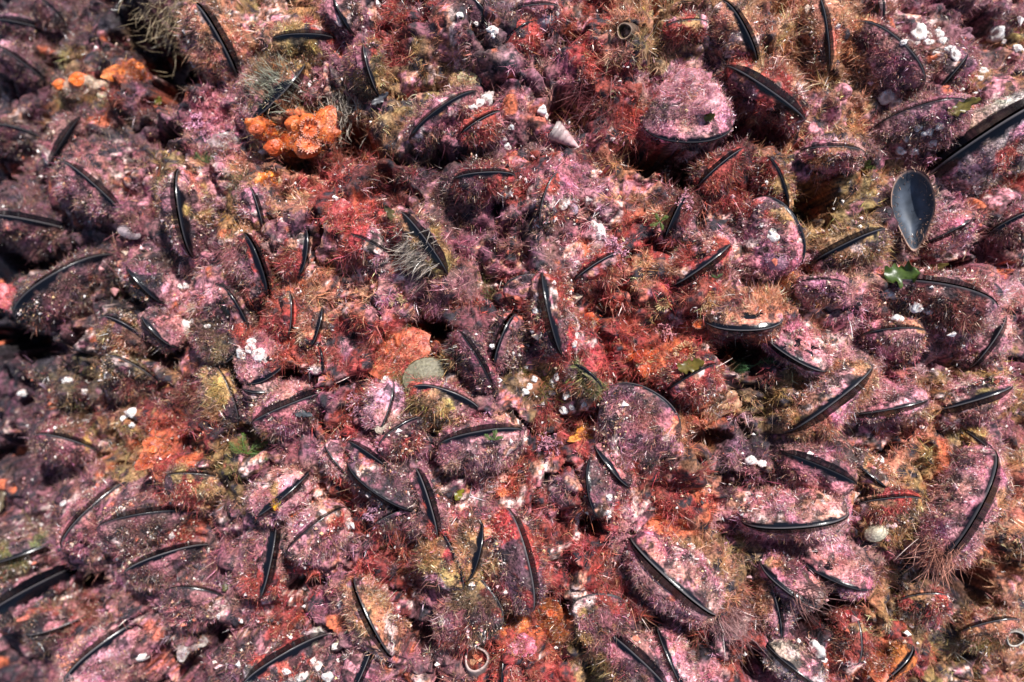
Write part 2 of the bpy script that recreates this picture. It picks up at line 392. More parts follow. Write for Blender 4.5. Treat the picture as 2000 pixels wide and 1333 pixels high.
def gz(x, y):
    u = np.clip((x + .80) / 1.60 * (NX - 1), 0, NX - 1.001); v = np.clip((y + .62) / 1.24 * (NY - 1), 0, NY - 1.001)
    i = u.astype(int); j = v.astype(int); f = u - i; g = v - j
    return (GZ[i, j] * (1 - f) + GZ[i + 1, j] * f) * (1 - g) + (GZ[i, j + 1] * (1 - f) + GZ[i + 1, j + 1] * f) * g
def mottled(p, k, r=rng, s=1.0):
    """colour of the growth of kind k at points p: hue shifts by patch and a spread between clumps"""
    c = PALA[k] * (1 + .40 * s * fbm(p, .011, 2, 21))[:, None] * (1 + .30 * s * fbm(p, .045, 2, 25))[:, None]
    h = fbm(p, .02, 2, 33)[:, None]; g = fbm(p, .015, 2, 43)[:, None]
    c = c * (1 + s * h * np.array([[.06, -.22, -.18]])) * (1 + s * g * np.array([[.0, .14, -.16]]))
    return np.clip(c, .004, .9)
def crusty(p):
    """where chalky crust is left bare of threads (> .5)"""
    return fbm(p, .026, 3, 61) * .75 + .35 * fbm(p, .009, 2, 63) + .12
CRUSTS = np.array([[.56, .23, .26], [.42, .16, .20], [.66, .46, .42], [.48, .22, .15], [.46, .19, .22], [.45, .12, .08]])
def crust_col(p):
    k = np.clip((fbm(p, .03, 2, 83) * .5 + .5) * 6 + 1.2 * vnoise(p, .004, 85), 0, 5.99).astype(int)
    c = CRUSTS[k] * (1 + .35 * vnoise(p, .005, 87))[:, None]
    dk = sstep(.0, .35, fbm(p, .0052, 2, 89))[:, None]
    return np.clip(c * (1 - .88 * dk), .008, .8)
ORANGE = [(560, 250, 95, 60), (600, 300, 70, 35), (520, 356, 50, 34), (250, 142, 60, 46), (700, 285, 70, 50), (780, 660, 80, 80), (1275, 705, 110, 45),
          (330, 880, 120, 80), (1060, 1215, 100, 70), (1150, 850, 50, 26), (1150, 626, 60, 26), (1545, 543, 34, 36), (85, 1200, 60, 30), (1720, 1300, 70, 50), (980, 950, 30, 40),
          (1140, 960, 40, 50), (590, 970, 50, 60), (1390, 800, 80, 50), (860, 1110, 40, 40), (1250, 400, 60, 40), (1640, 330, 40, 40), (660, 420, 50, 40), (300, 180, 50, 40), (1350, 640, 60, 50)]
def orange(p):
    px, py = to_px(p); wx = px + 34 * fbm(p, .022, 3, 141); wy = py + 34 * fbm(p, .022, 3, 151); e = np.zeros(len(p))
    for cx, cy, rx, ry in ORANGE: e = np.maximum(e, (.55 if rx * ry < 3600 else .9) * (1 - sstep(.3, .95, np.hypot((wx - cx) / rx, (wy - cy) / ry))))
    return e * sstep(-.5, .2, fbm(p, .012, 2, 161))
gk = cover(gp)
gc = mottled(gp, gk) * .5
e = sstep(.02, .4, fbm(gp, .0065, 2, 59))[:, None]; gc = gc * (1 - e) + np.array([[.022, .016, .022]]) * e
# encrusting coralline and pale crust patches on the bed itself
e = sstep(.42, .58, crusty(gp))[:, None]; gc = gc * (1 - e) + crust_col(gp) * e * np.where(np.isin(gk, [KIND.index(q) for q in 'rmbDK']), .6, 1.0)[:, None]  # crust darkened on the dark kinds, painting in the dim left side
e = sstep(.78, .95, fbm(gp, .030, 3, 77))[:, None]; gc = gc * (1 - e) + np.array([[.45, .11, .05]]) * e
I = np.arange(NX * NY).reshape(NX, NY)
gq = np.stack([I[:-1, :-1], I[1:, :-1], I[1:, 1:], I[:-1, 1:]], -1).reshape(-1, 4)
e = orange(gp)[:, None]; gc = gc * (1 - e) + e * np.array([[.46, .10, .035]]) * (1 + .4 * fbm(gp, .008, 2, 163))[:, None]
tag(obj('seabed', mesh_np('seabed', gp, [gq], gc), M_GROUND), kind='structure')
# the reef around it falls away to open sea floor
rf = MB(); aa = np.linspace(0, 2 * math.pi, 97)[:-1]; rr = np.array([.45, .62, 1.0, 2.5, 8.0, 25.0])
Pm = np.zeros((96, 6, 3))
for i, a in enumerate(aa):
    for j, r in enumerate(rr):
        x, y = r * math.cos(a), r * math.sin(a)
        Pm[i, j] = (x, y, max(base_z(x, y), -.55) - .09 - (.15 if j > 3 else 0) + .02 * math.sin(7 * a + j))
rf.grid(Pm, (.12, .08, .08), True)
tag(rf.build('sea_floor', M_GROUND), kind='structure')

NTH = 84; NR = 26
th = np.concatenate([np.linspace(0, math.pi, 63)[:-1], np.linspace(math.pi, 2 * math.pi, NTH - 62 + 1)[:-1]])
tt = np.linspace(0, 1, NR) ** 1.45 * .97
LANDMARKS = []                                                            # filled with (px, py, phrase) below
FUZZ = []                                                                 # (parent, P, N, kind) collected for later
def outline(a, hh, Lb, skew):
    x = np.zeros(NTH); z = np.zeros(NTH)
    up = th < math.pi
    c, s = np.cos(th), np.sin(th)
    x[up] = a * np.sign(c[up]) * np.abs(c[up]) ** .9; z[up] = hh * np.abs(s[up]) ** .95
    q = -s[~up]; sg = np.sign(c[~up])
    x[~up] = sg * a * np.sqrt(np.clip(1 - q * q, 0, 1)) * (1 - .3 * q) + skew * a * q
    z[~up] = -Lb * q
    return x, z
def prof(t): return (1 - (1 - t) ** 2.3) ** .72
def mussel(idx, rec):
    x0, y0, xm, ym, x1, y1, wid, kc = rec
    M = ((x0 + x1) / 2, (y0 + y1) / 2)
    p = POSE[idx]; r, C, u, v, w, a, hh, t, px_m = (p[k] for k in ('r', 'C', 'u', 'v', 'w', 'a', 'hh', 't', 's'))
    Z = math.cos(t) * w + math.sin(t) * v
    Yf = math.sin(t) * w - math.cos(t) * v                                  # outward normal of the valve that shows
    R = np.stack([u, Yf, Z], 1)
    W0 = 1.05 - .25 * math.sin(t); Lb = 2.1 * a; skew = r.uniform(-.3, .3); W = W0 * a * r.uniform(.42, .56)
    ox, oz = outline(a, hh, Lb, skew)
    gap = max(.0007, wid * px_m * (.05 + .34 * (idx % 6 == 2) + .18 * (idx % 5 == 1)))
    # width of the bare margin
    lim = wid * px_m * (.56 + .22 * ((idx * 3) % 7) / 7); tb = .02
    for q in np.linspace(.004, .5, 120):
        if (prof(q) * W + gap * .5) * math.cos(t) + q * (hh + .4 * Lb) * math.sin(t) > lim: break
        tb = q
    root = empty('mussel', C, '', 'mussel', 'mussels of the bed')
    loc = np.array(C)
    cpos = np.array([0, 0, -.35 * Lb])
    kdef = KIND.index(kc) if kc else int(cover((C - v * a * .5)[None])[0])
    info = dict(root=root, px=M[0], py=M[1], wid=wid, a=a, t=t, kind=KIND[kdef], ang=math.degrees(math.atan2(-(y1 - y0), x1 - x0)) % 180)
    for side in (1, -1):
        X = ox[:, None] * (1 - tt)[None] + cpos[0] * tt[None]
        Zz = oz[:, None] * (1 - tt)[None] + cpos[2] * tt[None]
        if side < 0: Zz = Zz - .10 * a * (Zz > 0) * Zz / hh                    # the hind valve stops a little short
        Y = np.broadcast_to((W * prof(tt))[None], X.shape)
        hinge = sstep(-Lb, hh, Zz)
        Y = Y * (.55 + .45 * sstep(-Lb, -.1 * Lb, Zz)) + gap * .5 * hinge
        P = np.stack([X, side * Y, Zz], -1)
        # normals
        du = np.roll(P, -1, 0) - np.roll(P, 1, 0); dv = np.gradient(P, axis=1)
        N = nrm(np.cross(du, dv)); 
        if (N[..., 1] * side).mean() < 0: N = -N
        Pw = P.reshape(-1, 3) @ R.T + loc
        n1 = fbm(Pw, .010, 3, 200 + idx); n2 = vnoise(Pw, .0032, 300 + idx); n0 = fbm(Pw, .03, 2, 400 + idx)
        T = np.broadcast_to(tt[None], X.shape).ravel()
        TH = np.broadcast_to(th[:, None], X.shape).ravel()
        edge = tb * np.clip(1.0 + (.5 + .5 * (idx % 3 == 0)) * vnoise(Pw, .012, 500 + idx) + .45 * vnoise(Pw, .0045, 550 + idx), .05, 2) 
        edge = np.where(TH < math.pi, edge * (.02 + .98 * sstep(.2, .95, np.sin(np.clip(TH, .02, math.pi - .02)))), edge * .3)
        crust = sstep(edge, edge * 1.18 + .012, T)
        grow = sstep(edge, edge + .10, T)
        thick = {'K': .3, 'm': .7, 'r': .8, 'D': .4}.get(KIND[kdef], 1.0)
        disp = grow * thick * (.0014 + .0022 * n1 + .0010 * n2 + .0055 * n0 * sstep(.05, .3, T))
        Pd = P.reshape(-1, 3) + N.reshape(-1, 3) * disp[:, None]
        # cover: mostly the shell's own growth, its neighbours' mixed in
        kk = np.full(len(Pw), kdef)
        mixn = fbm(Pw, .02, 2, 600 + idx)
        gk2 = cover(Pw)
        kk = np.where(mixn > (.3 if kc in ('P', 'W', 'T', 'O') else -.05), gk2, kk)
        kk = np.where((vnoise(Pw, .012, 700 + idx) > .62) , KIND.index('m'), kk)
        c = mottled(Pw, kk) * .85
        e = sstep(.10, .45, fbm(Pw, .006, 3, 59))[:, None]; c = c * (1 - .85 * e) + np.array([[.012, .011, .015]]) * e
        bald = crusty(Pw)
        ww = sstep(.45, .6, bald)[:, None]
        c = c * (1 - ww) + crust_col(Pw) * ww * np.where(np.isin(gk2, [KIND.index(q) for q in 'rmbDK']), .5, 1.0)[:, None]  # shell crust darkened with the dark kinds, dimness painted in at left
        # inner face, rim
        tin = np.linspace(0, .45, 6)
        Xi = ox[:, None] * (1 - tin)[None]; Zi = oz[:, None] * (1 - tin)[None] + cpos[2] * tin[None]
        Yi = (W * .86 * prof(tin))[None] - .0004 + gap * .5 * sstep(-Lb, hh, Zi)
        Pi = np.stack([Xi, side * np.maximum(Yi, gap * .35), Zi], -1).reshape(-1, 3)
        n_out = len(Pd); Io = np.arange(NTH * NR).reshape(NTH, NR); Ii = np.arange(NTH * 6).reshape(NTH, 6) + n_out
        def quads(I):
            J = np.concatenate([I, I[:1]], 0)
            return np.stack([J[:-1, :-1], J[1:, :-1], J[1:, 1:], J[:-1, 1:]], -1).reshape(-1, 4)
        rimI = np.stack([Ii[:, 0], Io[:, 0]], 1)
        Q = np.concatenate([quads(Io), quads(Ii), quads(rimI)])
        V = np.concatenate([Pd, Pi]) @ R.T
        ring = np.concatenate([(T < .004).astype(float) * (.15 + .8 * ((idx * 7) % 10) / 10), np.zeros(len(Pi))])
        cr = np.concatenate([crust, np.zeros(len(Pi))])
        cc = np.concatenate([c, np.full((len(Pi), 3), .02)])
        vo = obj('valve', mesh_np('valve', V, [Q], cc, {'crust': cr, 'ring': ring}), M_SHELL, root)
        # where threads grow
        Nw = N.reshape(-1, 3) @ R.T; Wp = V[:n_out] + loc
        area = np.linalg.norm(np.cross(du * .5, dv), axis=-1).ravel()
        ok = (T > edge + .02) & (bald < .55 + .2 * r.normal(size=len(T))) & (fbm(Pw, .009, 2, 93) > -.15 + .3 * r.normal(size=len(T))) & (Wp[:, 2] > gz(Wp[:, 0], Wp[:, 1]) - .002) & (np.einsum('ij,ij->i', Nw, nrm(CAMP - Wp)) > -.45)
        FUZZ.append((root, Wp[ok], Nw[ok], area[ok], kk[ok], c[ok], (T - edge)[ok], kdef, u, Z))
    # flesh between the valves
    tin = np.linspace(.06, .5, 5)
    f = MB(); sel = th < math.pi
    for sg in (1,):
        Xi = ox[sel][:, None] * (1 - tin)[None]; Zi = oz[sel][:, None] * (1 - tin)[None] + cpos[2] * tin[None]
        ruff = .0005 * np.sin(np.arange(sel.sum()) * 1.3)[:, None] * (1 - tin / .5)[None]
        Pf = np.stack([Xi, ruff + 0 * Xi, Zi], -1) @ R.T
        f.grid(Pf, (.02, .014, .014))
    f.build('mantle', M_FLESH, root)
    return info
INFO = [mussel(i, m) for i, m in enumerate(MUSSELS)]
bpy.context.view_layer.update()
DG = bpy.context.evaluated_depsgraph_get()
def hit(px, py):
    d = ray(px, py); d = d / np.linalg.norm(d)
    ok, p, n, _, o, _ = SC.ray_cast(DG, Vector(CAMP), Vector(d))
    if not ok: return at(px, py), np.array([0, 0, 1.0]), d
    n = np.array(n); 
    if np.dot(n, d) > 0: n = -n
    return np.array(p), n, d
def frame(n, spin=0.0):
    n = nrm(np.asarray(n, float)); a = nrm(np.cross([0.03, 1, 0.1], n)); b = np.cross(n, a)
    c, s = math.cos(spin), math.sin(spin)
    return np.stack([c * a + s * b, -s * a + c * b, n], 1)
def setm(o, p, R, s=1.0):
    m = Matrix(np.asarray(R) .tolist()).to_4x4(); m.translation = Vector(p)
    o.matrix_world = m @ Matrix.Scale(s, 4)
def mpp(p): return (HC - p[2]) * KPX

DIM = np.array([.7 if c in 'rmbDK' else 1.0 for c in KIND])  # tones down mixed-in colours on dark kinds, painting the left side dimmer
MIXK = np.array([KIND.index(c) for c in 'RRPPTTTBBBMWWGO'])
def mixed(P, k, C, r, f=.32, jit=1.0):
    j = r.random(len(P)) < f
    C = C.copy(); C[j] = .5 * C[j] + .5 * PALA[MIXK[r.integers(0, len(MIXK), j.sum())]] * DIM[k[j]][:, None]
    return C
CLEAR = [(933, 1292, 30, 30, 0), (1222, 62, 22, 22, 0), (1977, 1240, 26, 26, 0), (1776, 415, 50, 80, 0)]
def flow(P):
    """the way the swell has combed the threads"""
    return np.stack([fbm(P, .05, 2, 111), fbm(P, .05, 2, 113) - .25, .2 * fbm(P, .03, 1, 115)], 1)
def tufts(P, N, C, L, r, per=5, wid=.00027, spread=.6, lean=None, tip=1.25):
    n = len(P)
    D0 = nrm(N + r.normal(size=(n, 3)) * .45 + 1.0 * flow(P) + (0 if lean is None else lean))
    P2 = np.repeat(P, per, 0) + r.normal(size=(n * per, 3)) * .0013
    D2 = nrm(np.repeat(D0, per, 0) + r.normal(size=(n * per, 3)) * spread)
    L2 = np.repeat(L, per) * r.uniform(.45, 1.25, n * per)
    C = C * np.exp(r.normal(size=(n, 1)) * .52) * (1 + r.normal(size=(n, 3)) * np.array([[.05, .12, .12]]))
    C2 = np.clip(np.repeat(C, per, 0) * r.uniform(.65, 1.35, (n * per, 1)), .004, .9)
    j = r.random(n * per) < .09; C2[j] = .45 * C2[j] + .55 * np.array([[.62, .43, .25]])     # random pale tan threads, golden sparkle put into their colour
    W2 = wid * r.uniform(.6, 1.5, n * per)
    return strands(P2, D2, L2, W2, C2, tip, .95, r)
# ------------------------------------------------------------------ other animals and plants of the bed
def lump(rx, ry, h, seed, rough=.18, nr=14, na=40, sink=.35):
    """irregular rounded cushion, P (na,nr,3), base sunk under the surface it grows on"""
    r = np.linspace(0, 1, nr); a = np.linspace(0, 2 * math.pi, na + 1)[:-1]
    A, Rr = np.meshgrid(a, r, indexing='ij')
    q = np.stack([np.cos(A) * Rr + seed * 3.1, np.sin(A) * Rr, A * 0 + seed], -1).reshape(-1, 3)
    n = fbm(q, .7, 3, 7).reshape(A.shape); n2 = fbm(q, .28, 3, 11).reshape(A.shape)
    out = .92 + .5 * fbm(np.stack([np.cos(a), np.sin(a), a * 0 + seed], 1), .8, 4, 3)
    X = np.cos(A) * Rr * rx * out[:, None]; Y = np.sin(A) * Rr * ry * out[:, None]
    Z = h * ((1 - Rr ** 2.4) ** .6 * (1 + rough * 1.6 * n) + rough * n2 * (1 - Rr ** 3)) - h * sink * sstep(.7, 1, Rr)
    return np.stack([X, Y, Z], -1), n2
def put(o, px, py, tilt=.5, spin=0.0, lift=0.0):
    p, n, d = hit(px, py)
    nn = nrm(n * (1 - tilt) - d * tilt)
    setm(o, p + nn * lift * mpp(p), frame(nn, spin)); return mpp(p)
def thing_root(name, px, py, label, cat, phrase=None, tilt=.5, spin=0.0, group=None, lift=0.0):
    root = empty(name, (0, 0, 0), label, cat, group)
    s = put(root, px, py, tilt, spin, lift)
    if phrase: LANDMARKS.append((px, py, phrase))
    return root, s
def anemone(px, py, rp, label, phrase=None, disc=(.78, .17, .035), tent=(.66, .30, .22), colm=(.56, .12, .03), nt=34, hp=.8, spin=0.3, tl=.20, name='anemone', tilt=.6):
    root, s = thing_root(name, px, py, label, 'anemone', phrase, tilt, spin)
    R = rp * s; r = np.random.default_rng(int(px * 7 + py)); H = R * hp
    disc = np.array(disc) * np.array([.75, .68, .9]); sq = r.uniform(.72, .95)
    na = 36; a = np.linspace(0, 2 * math.pi, na + 1)[:-1]
    prf = np.array([[1.25, -.5], [1.1, 0], [.85, .35], [.78, .65], [.86, .9], [.95, 1.0]])
    P = np.stack([np.stack([np.cos(a)[:, None] * prf[None, :, 0] * R * (1 + .06 * np.sin(5 * a)[:, None]), np.sin(a)[:, None] * prf[None, :, 0] * R, np.broadcast_to(prf[None, :, 1] * H, (na, 6))], -1)])[0]
    m = MB(); m.grid(P, colm, True); m.build('column', M_SOFT, root)
    m = MB(); rr = np.array([.95, .75, .5, .3, .17, .1, .02]); zz = np.array([1.0, .97, .86, .88, .97, .90, .55]) if nt else np.array([1.0, 1.14, 1.25, 1.3, 1.3, 1.2, 1.1])
    cc = np.array([disc] * 4 + [np.array(disc) * 1.15] + [np.array(disc) * .6, np.array(disc) * .35])
    P = np.stack([np.cos(a)[:, None] * rr[None] * R, np.sin(a)[:, None] * rr[None] * R * (1 - .25 * (rr < .2))[None], np.broadcast_to(zz[None] * H, (na, 7)) + .05 * R * np.cos(3 * a + px)[:, None]], -1)
    m.grid(P, np.broadcast_to(cc[None], (na, 7, 3)), True); m.build('oral_disc', M_SOFT, root)
    m = MB()
    nt = int(nt * 1.6)
    for k in range(nt):
        w = 2 * math.pi * k / nt + r.normal() * .09; row = k % 3
        el = .3 + .42 * row + r.normal() * .3
        o = np.array([math.cos(w), math.sin(w), 0])
        b = o * R * (.97 - .10 * row) + np.array([0, 0, H])
        dd = o * math.cos(el) + np.array([0, 0, math.sin(el)]); L = R * tl * r.uniform(.8, 1.2)
        pts = [b + dd * L * q + np.array([0, 0, .12 * L * q * q]) for q in (0, .35, .7, .88, 1.0)]
        rad = R * np.array([.05, .04, .034, .055, .04])
        t = np.array(tent); m.tube(pts, rad, 6, np.array([t * .9, t, t * 1.05, np.clip(t * 1.25, 0, .9), np.clip(t * 1.25, 0, .9)]))
    if nt: m.build('tentacle_ring', M_SOFT, root)
    for ch in root.children:
        me = ch.data; v = np.zeros(len(me.vertices) * 3, np.float32); me.vertices.foreach_get('co', v); v = v.reshape(-1, 3)
        q = v / R + px
        v += R * .13 * np.stack([fbm(q, 1.1, 2, 3), fbm(q, 1.1, 2, 4), .8 * fbm(q, 1.1, 2, 5)], 1); me.vertices.foreach_set('co', v.ravel()); me.update()
    root.scale = (root.scale[0], root.scale[1] * sq, root.scale[2])
    return root
def sponge(px, py, rx, ry, label, col, phrase=None, h=.45, osc=(), spin=0.0, name='sponge', rough=.3, cat='sponge', mat=None, tilt=.3):
    root, s = thing_root(name, px, py, label, cat, phrase, tilt, spin)
    P, n2 = lump(rx * s * 1.08, ry * s * 1.08, .42 * h * min(rx, ry) * s, px * .013, rough * 1.9)
    c = np.array(col)[None, None] * (1 + .35 * n2[..., None] * np.array([[[1, 1.3, 1.0]]]))
    pf = fbm(P.reshape(-1, 3) + px, .006, 3, 5).reshape(P.shape[:2])[..., None]
    c = c * (.66 + .42 * pf * np.array([[[.8, 1.3, 1.2]]])) ; P = P.copy(); P[..., 2] += .0012 * pf[..., 0]
    m = MB(); m.grid(P, np.clip(c, .005, .9), True); m.build('body', mat or M_SOFT, root)
    q = P[:, 2:].reshape(-1, 3); nq = int(min(900, 60 + rx * ry * .3)); r = np.random.default_rng(int(px)); i = r.integers(0, len(q), nq)
    V, F, C = tufts(q[i] + r.normal(size=(nq, 3)) * .001, np.tile(np.array([[0, 0, 1.0]]), (nq, 1)), np.where(r.random((nq, 1)) < .45, np.array([col]) * .8, PALA[MIXK[r.integers(0, len(MIXK), nq)]] * .8), r.uniform(.001, .0045, nq), r, 4)
    tag(obj('fuzz', mesh_np('fuzz', V, F, C, None, False), M_TURF, root), kind='stuff')
    for ox, oy, rr in osc:
        Rr = rr * s; X, Y = ox * s, oy * s
        i = np.argmin((P[..., 0] - X) ** 2 + (P[..., 1] - Y) ** 2); z = P.reshape(-1, 3)[i, 2]
        a = np.linspace(0, 2 * math.pi, 21)[:-1]
        pr = np.array([[1.5, -.5], [1.25, .15], [1.0, .45], [.8, .35], [.65, -.4], [.05, -.6]])
        Q = np.stack([X + np.cos(a)[:, None] * pr[None, :, 0] * Rr, Y + np.sin(a)[:, None] * pr[None, :, 0] * Rr, z + np.broadcast_to(pr[None, :, 1] * Rr, (20, 6))], -1)
        cq = np.array(col); cq = np.array([cq, cq * 1.1, cq * 1.2, cq * .8, cq * .4, cq * .25])
        m = MB(); m.grid(Q, np.broadcast_to(np.clip(cq, 0, .9)[None], (20, 6, 3)), True); m.build('osculum', mat or M_SOFT, root)
    return root
# sponges and crusts
sponge(160, 172, 62, 26, 'pale cream and pink cushion carrying two orange discs', (.76, .48, .34), None, .8, (), .1, 'cushion', .25, 'crust', None)
sponge(208, 186, 16, 13, 'pale yellowish sea squirt right of the pale cushion', (.62, .50, .33), None, .7, ((0, 0, 5),), 0, 'sea_squirt', .1, 'sea squirt')
sponge(250, 142, 44, 36, 'rusty orange honeycombed sponge below the black hollow', (.58, .15, .035), 'rusty orange sponge', .55, ((-10, 6, 5), (14, -4, 6), (4, 16, 4)), .4, rough=.5)
sponge(556, 262, 78, 46, 'orange sponge mass carrying the orange anemone cluster', (.70, .15, .03), None, .4, (), .1, rough=.35)
sponge(528, 356, 36, 22, 'bright orange lobed sponge below the black slit', (.85, .22, .035), 'bright orange lobed sponge', .5, ((4, 3, 5),), .2, rough=.4)
sponge(700, 275, 62, 44, 'dark rusty brown sponge lining the deep brown hollow', (.17, .05, .025), 'deep brown hollow', .15, (), .2)
sponge(655, 425, 32, 28, 'coral red and pink crusty sponge left of grey hydroid brush', (.80, .14, .13), 'coral red crust', .35, (), .7, rough=.5)
sponge(716, 1058 - 385, 20, 14, 'small coral pink crust above jagged red sheet', (.72, .2, .2), None, .3)
sponge(775, 690, 58, 46, 'coral pink to orange smooth sheet sponge with jagged lower edge', (.72, .17, .09), 'jagged coral pink sheet', .22, (), .3, rough=.25)
sponge(1150, 850, 38, 19, 'vivid orange yellow crumbly sponge beside the big speckled mussel', (.86, .32, .05), 'vivid orange crumbly sponge', .5, (), .15, rough=.6)
sponge(1150, 626, 26, 12, 'scarlet orange streak of sponge on crimson turf', (.78, .12, .04), 'scarlet sponge streak', .4, (), .0)
sponge(1275, 705, 56, 26, 'scarlet encrusting sponge at the foot of the crimson mound', (.58, .09, .03), None, .25, (), .1, rough=.5)
sponge(330, 875, 66, 44, 'broad orange red encrusting sponge left of the green feather weed', (.58, .13, .05), 'broad orange red crust', .25, (), .4, rough=.4)
sponge(1545, 543, 17, 20, 'small glowing orange sponge under the round pink mussel', (.85, .27, .08), 'small glowing orange sponge', .5)
sponge(1085, 1218, 36, 44, 'orange brown sponge with open pore at the bottom edge', (.50, .13, .035), 'orange brown pored sponge', .2, ((4, 18, 9),), .1, rough=.2)
sponge(1000, 1222, 34, 34, 'orange sponge left of pored sponge below black hollow', (.66, .17, .06), None, .35, (), .5, rough=.4)
sponge(1018, 1263, 29, 24, 'bright pink lobed coralline crust above the bottom edge', (.78, .22, .30), 'bright pink lobed crust', .3, (), .2, 'coralline_crust', .35, 'crust')
sponge(1216, 905, 38, 26, 'bright pink coralline crust filling an open black mussel', (.86, .36, .42), None, .4, (), .9, 'coralline_crust', .3, 'crust')
sponge(808, 1042, 13, 11, 'small purple pink coralline knob on a red mound', (.52, .17, .27), None, .6, (), 0, 'coralline_crust', .2, 'crust')
sponge(540, 985, 17, 7, 'small yellow sponge on a black mussel edge', (.72, .38, .02), 'small yellow sponge', .5, (), -.6)
sponge(912, 157, 16, 15, 'pale yellow round sea squirt below a pink patch', (.64, .50, .28), 'pale yellow sea squirt', .7, ((2, 2, 4),), 0, 'sea_squirt', .15, 'sea squirt')
sponge(905, 118, 24, 22, 'pinkish pale crust above the yellow sea squirt', (.72, .36, .40), None, .3, (), .3, 'coralline_crust', .3, 'crust')
sponge(365, 1245, 36, 28, 'chalky white and lilac dead crust in the lower left', (.36, .28, .27), 'chalky white crust', .22, (), .3, 'dead_crust', .9, 'crust')
sponge(20, 582, 24, 22, 'bright pink crust at the left edge of the bed', (.72, .16, .18), 'pink crust at left edge', .4, (), 0, 'coralline_crust', .3, 'crust')
sponge(440, 290, 40, 26, 'whitish pink bleached crust under the branched pink coralline', (.78, .60, .58), 'bleached white crust', .3, (), .2, 'coralline_crust', .4, 'crust')
sponge(1340, 190, 60, 46, 'bright pink coralline crust on the tall knob', (.72, .32, .36), 'tall pink knob', .2, (), .2, 'coralline_crust', .5, 'crust')
sponge(85, 1195, 40, 14, 'salmon red sponge in the black hollow at lower left', (.55, .14, .10), None, .3, (), .3)
sponge(1720, 1300, 40, 30, 'orange red sponge beside the bluish mussel edge at bottom', (.62, .15, .07), None, .3, (), .3, rough=.4)
sponge(1395, 800, 44, 26, 'salmon and tan crumbly crust right of speckled mussel', (.66, .34, .20), None, .25, (), .6, 'crust', .5, 'crust')
sponge(612, 262, 60, 56, 'glowing orange tissue round the pink crowned anemone', (.80, .18, .035), None, .35, (), .1, rough=.35)
bpy.context.view_layer.update(); DG = bpy.context.evaluated_depsgraph_get()
# anemones
anemone(600, 286, 21, 'large orange anemone with a pale pink tentacle crown under the frilled one', 'twin orange anemones', nt=46)
anemone(603, 247, 19, 'orange anemone folded into a frill above the round crowned anemone', None, nt=40, spin=1.2, hp=1.2)
anemone(536, 287, 17, 'squat deep orange anemone left of the pink crowned anemone', None, disc=(.62, .11, .02), nt=0)
anemone(575, 243, 14, 'small bright orange anemone with its tentacles drawn in', None, disc=(.75, .24, .05), nt=0)
anemone(500, 250, 15, 'rusty orange anemone at the left end of the orange cluster', None, disc=(.55, .12, .03), nt=0)
anemone(153, 156, 15, 'orange disc anemone on pale cushion near the rusty sponge', 'anemone pair on pale cushion', disc=(.85, .2, .02), nt=0, hp=.35)
anemone(117, 166, 11, 'smaller orange disc anemone at left of the pale cushion', None, disc=(.85, .22, .03), nt=0, hp=.35)
anemone(572, 1002, 17, 'lone round orange anemone with pinkish fringe beside a black shell', 'lone round orange anemone', disc=(.85, .2, .05), tent=(.7, .36, .3), nt=44, tl=.5)
anemone(985, 965, 10, 'small orange knob anemone beside a dark hollow', 'small orange knob anemone', disc=(.85, .25, .07), nt=20, tl=.2)
anemone(983, 930, 11, 'pale orange anemone above the orange knob anemone', None, disc=(.78, .35, .2), tent=(.8, .6, .45), nt=20, tl=.3)
anemone(949, 1040, 10, 'tiny salmon anemone right of a narrow black mussel', None, disc=(.82, .3, .12), nt=20, tl=.3)
anemone(1345, 688, 15, 'red orange anemone with a golden fringe of spread tentacles', 'golden fringed red anemone', disc=(.62, .10, .03), tent=(.62, .38, .2), nt=44, tl=.7)
anemone(1300, 592, 11, 'tan translucent anemone with fine fringe among crimson turf', 'tan fringed anemone', disc=(.5, .25, .1), tent=(.6, .42, .2), nt=36, tl=.8)
anemone(1368, 632, 13, 'bright orange anemone at the left tip of a black mussel', None, disc=(.8, .17, .03), nt=30)
anemone(1078, 718 + 480, 10, 'deep red orange anemone inside the orange sponge hollow', None, disc=(.75, .14, .03), nt=20, tl=.3)
anemone(297, 880, 9, 'tiny round orange anemone on the orange crust', None, disc=(.85, .2, .03), nt=18, tl=.2)
anemone(375, 912, 9, 'dark centred orange anemone right of the orange crust', None, disc=(.6, .1, .02), nt=18, tl=.25)
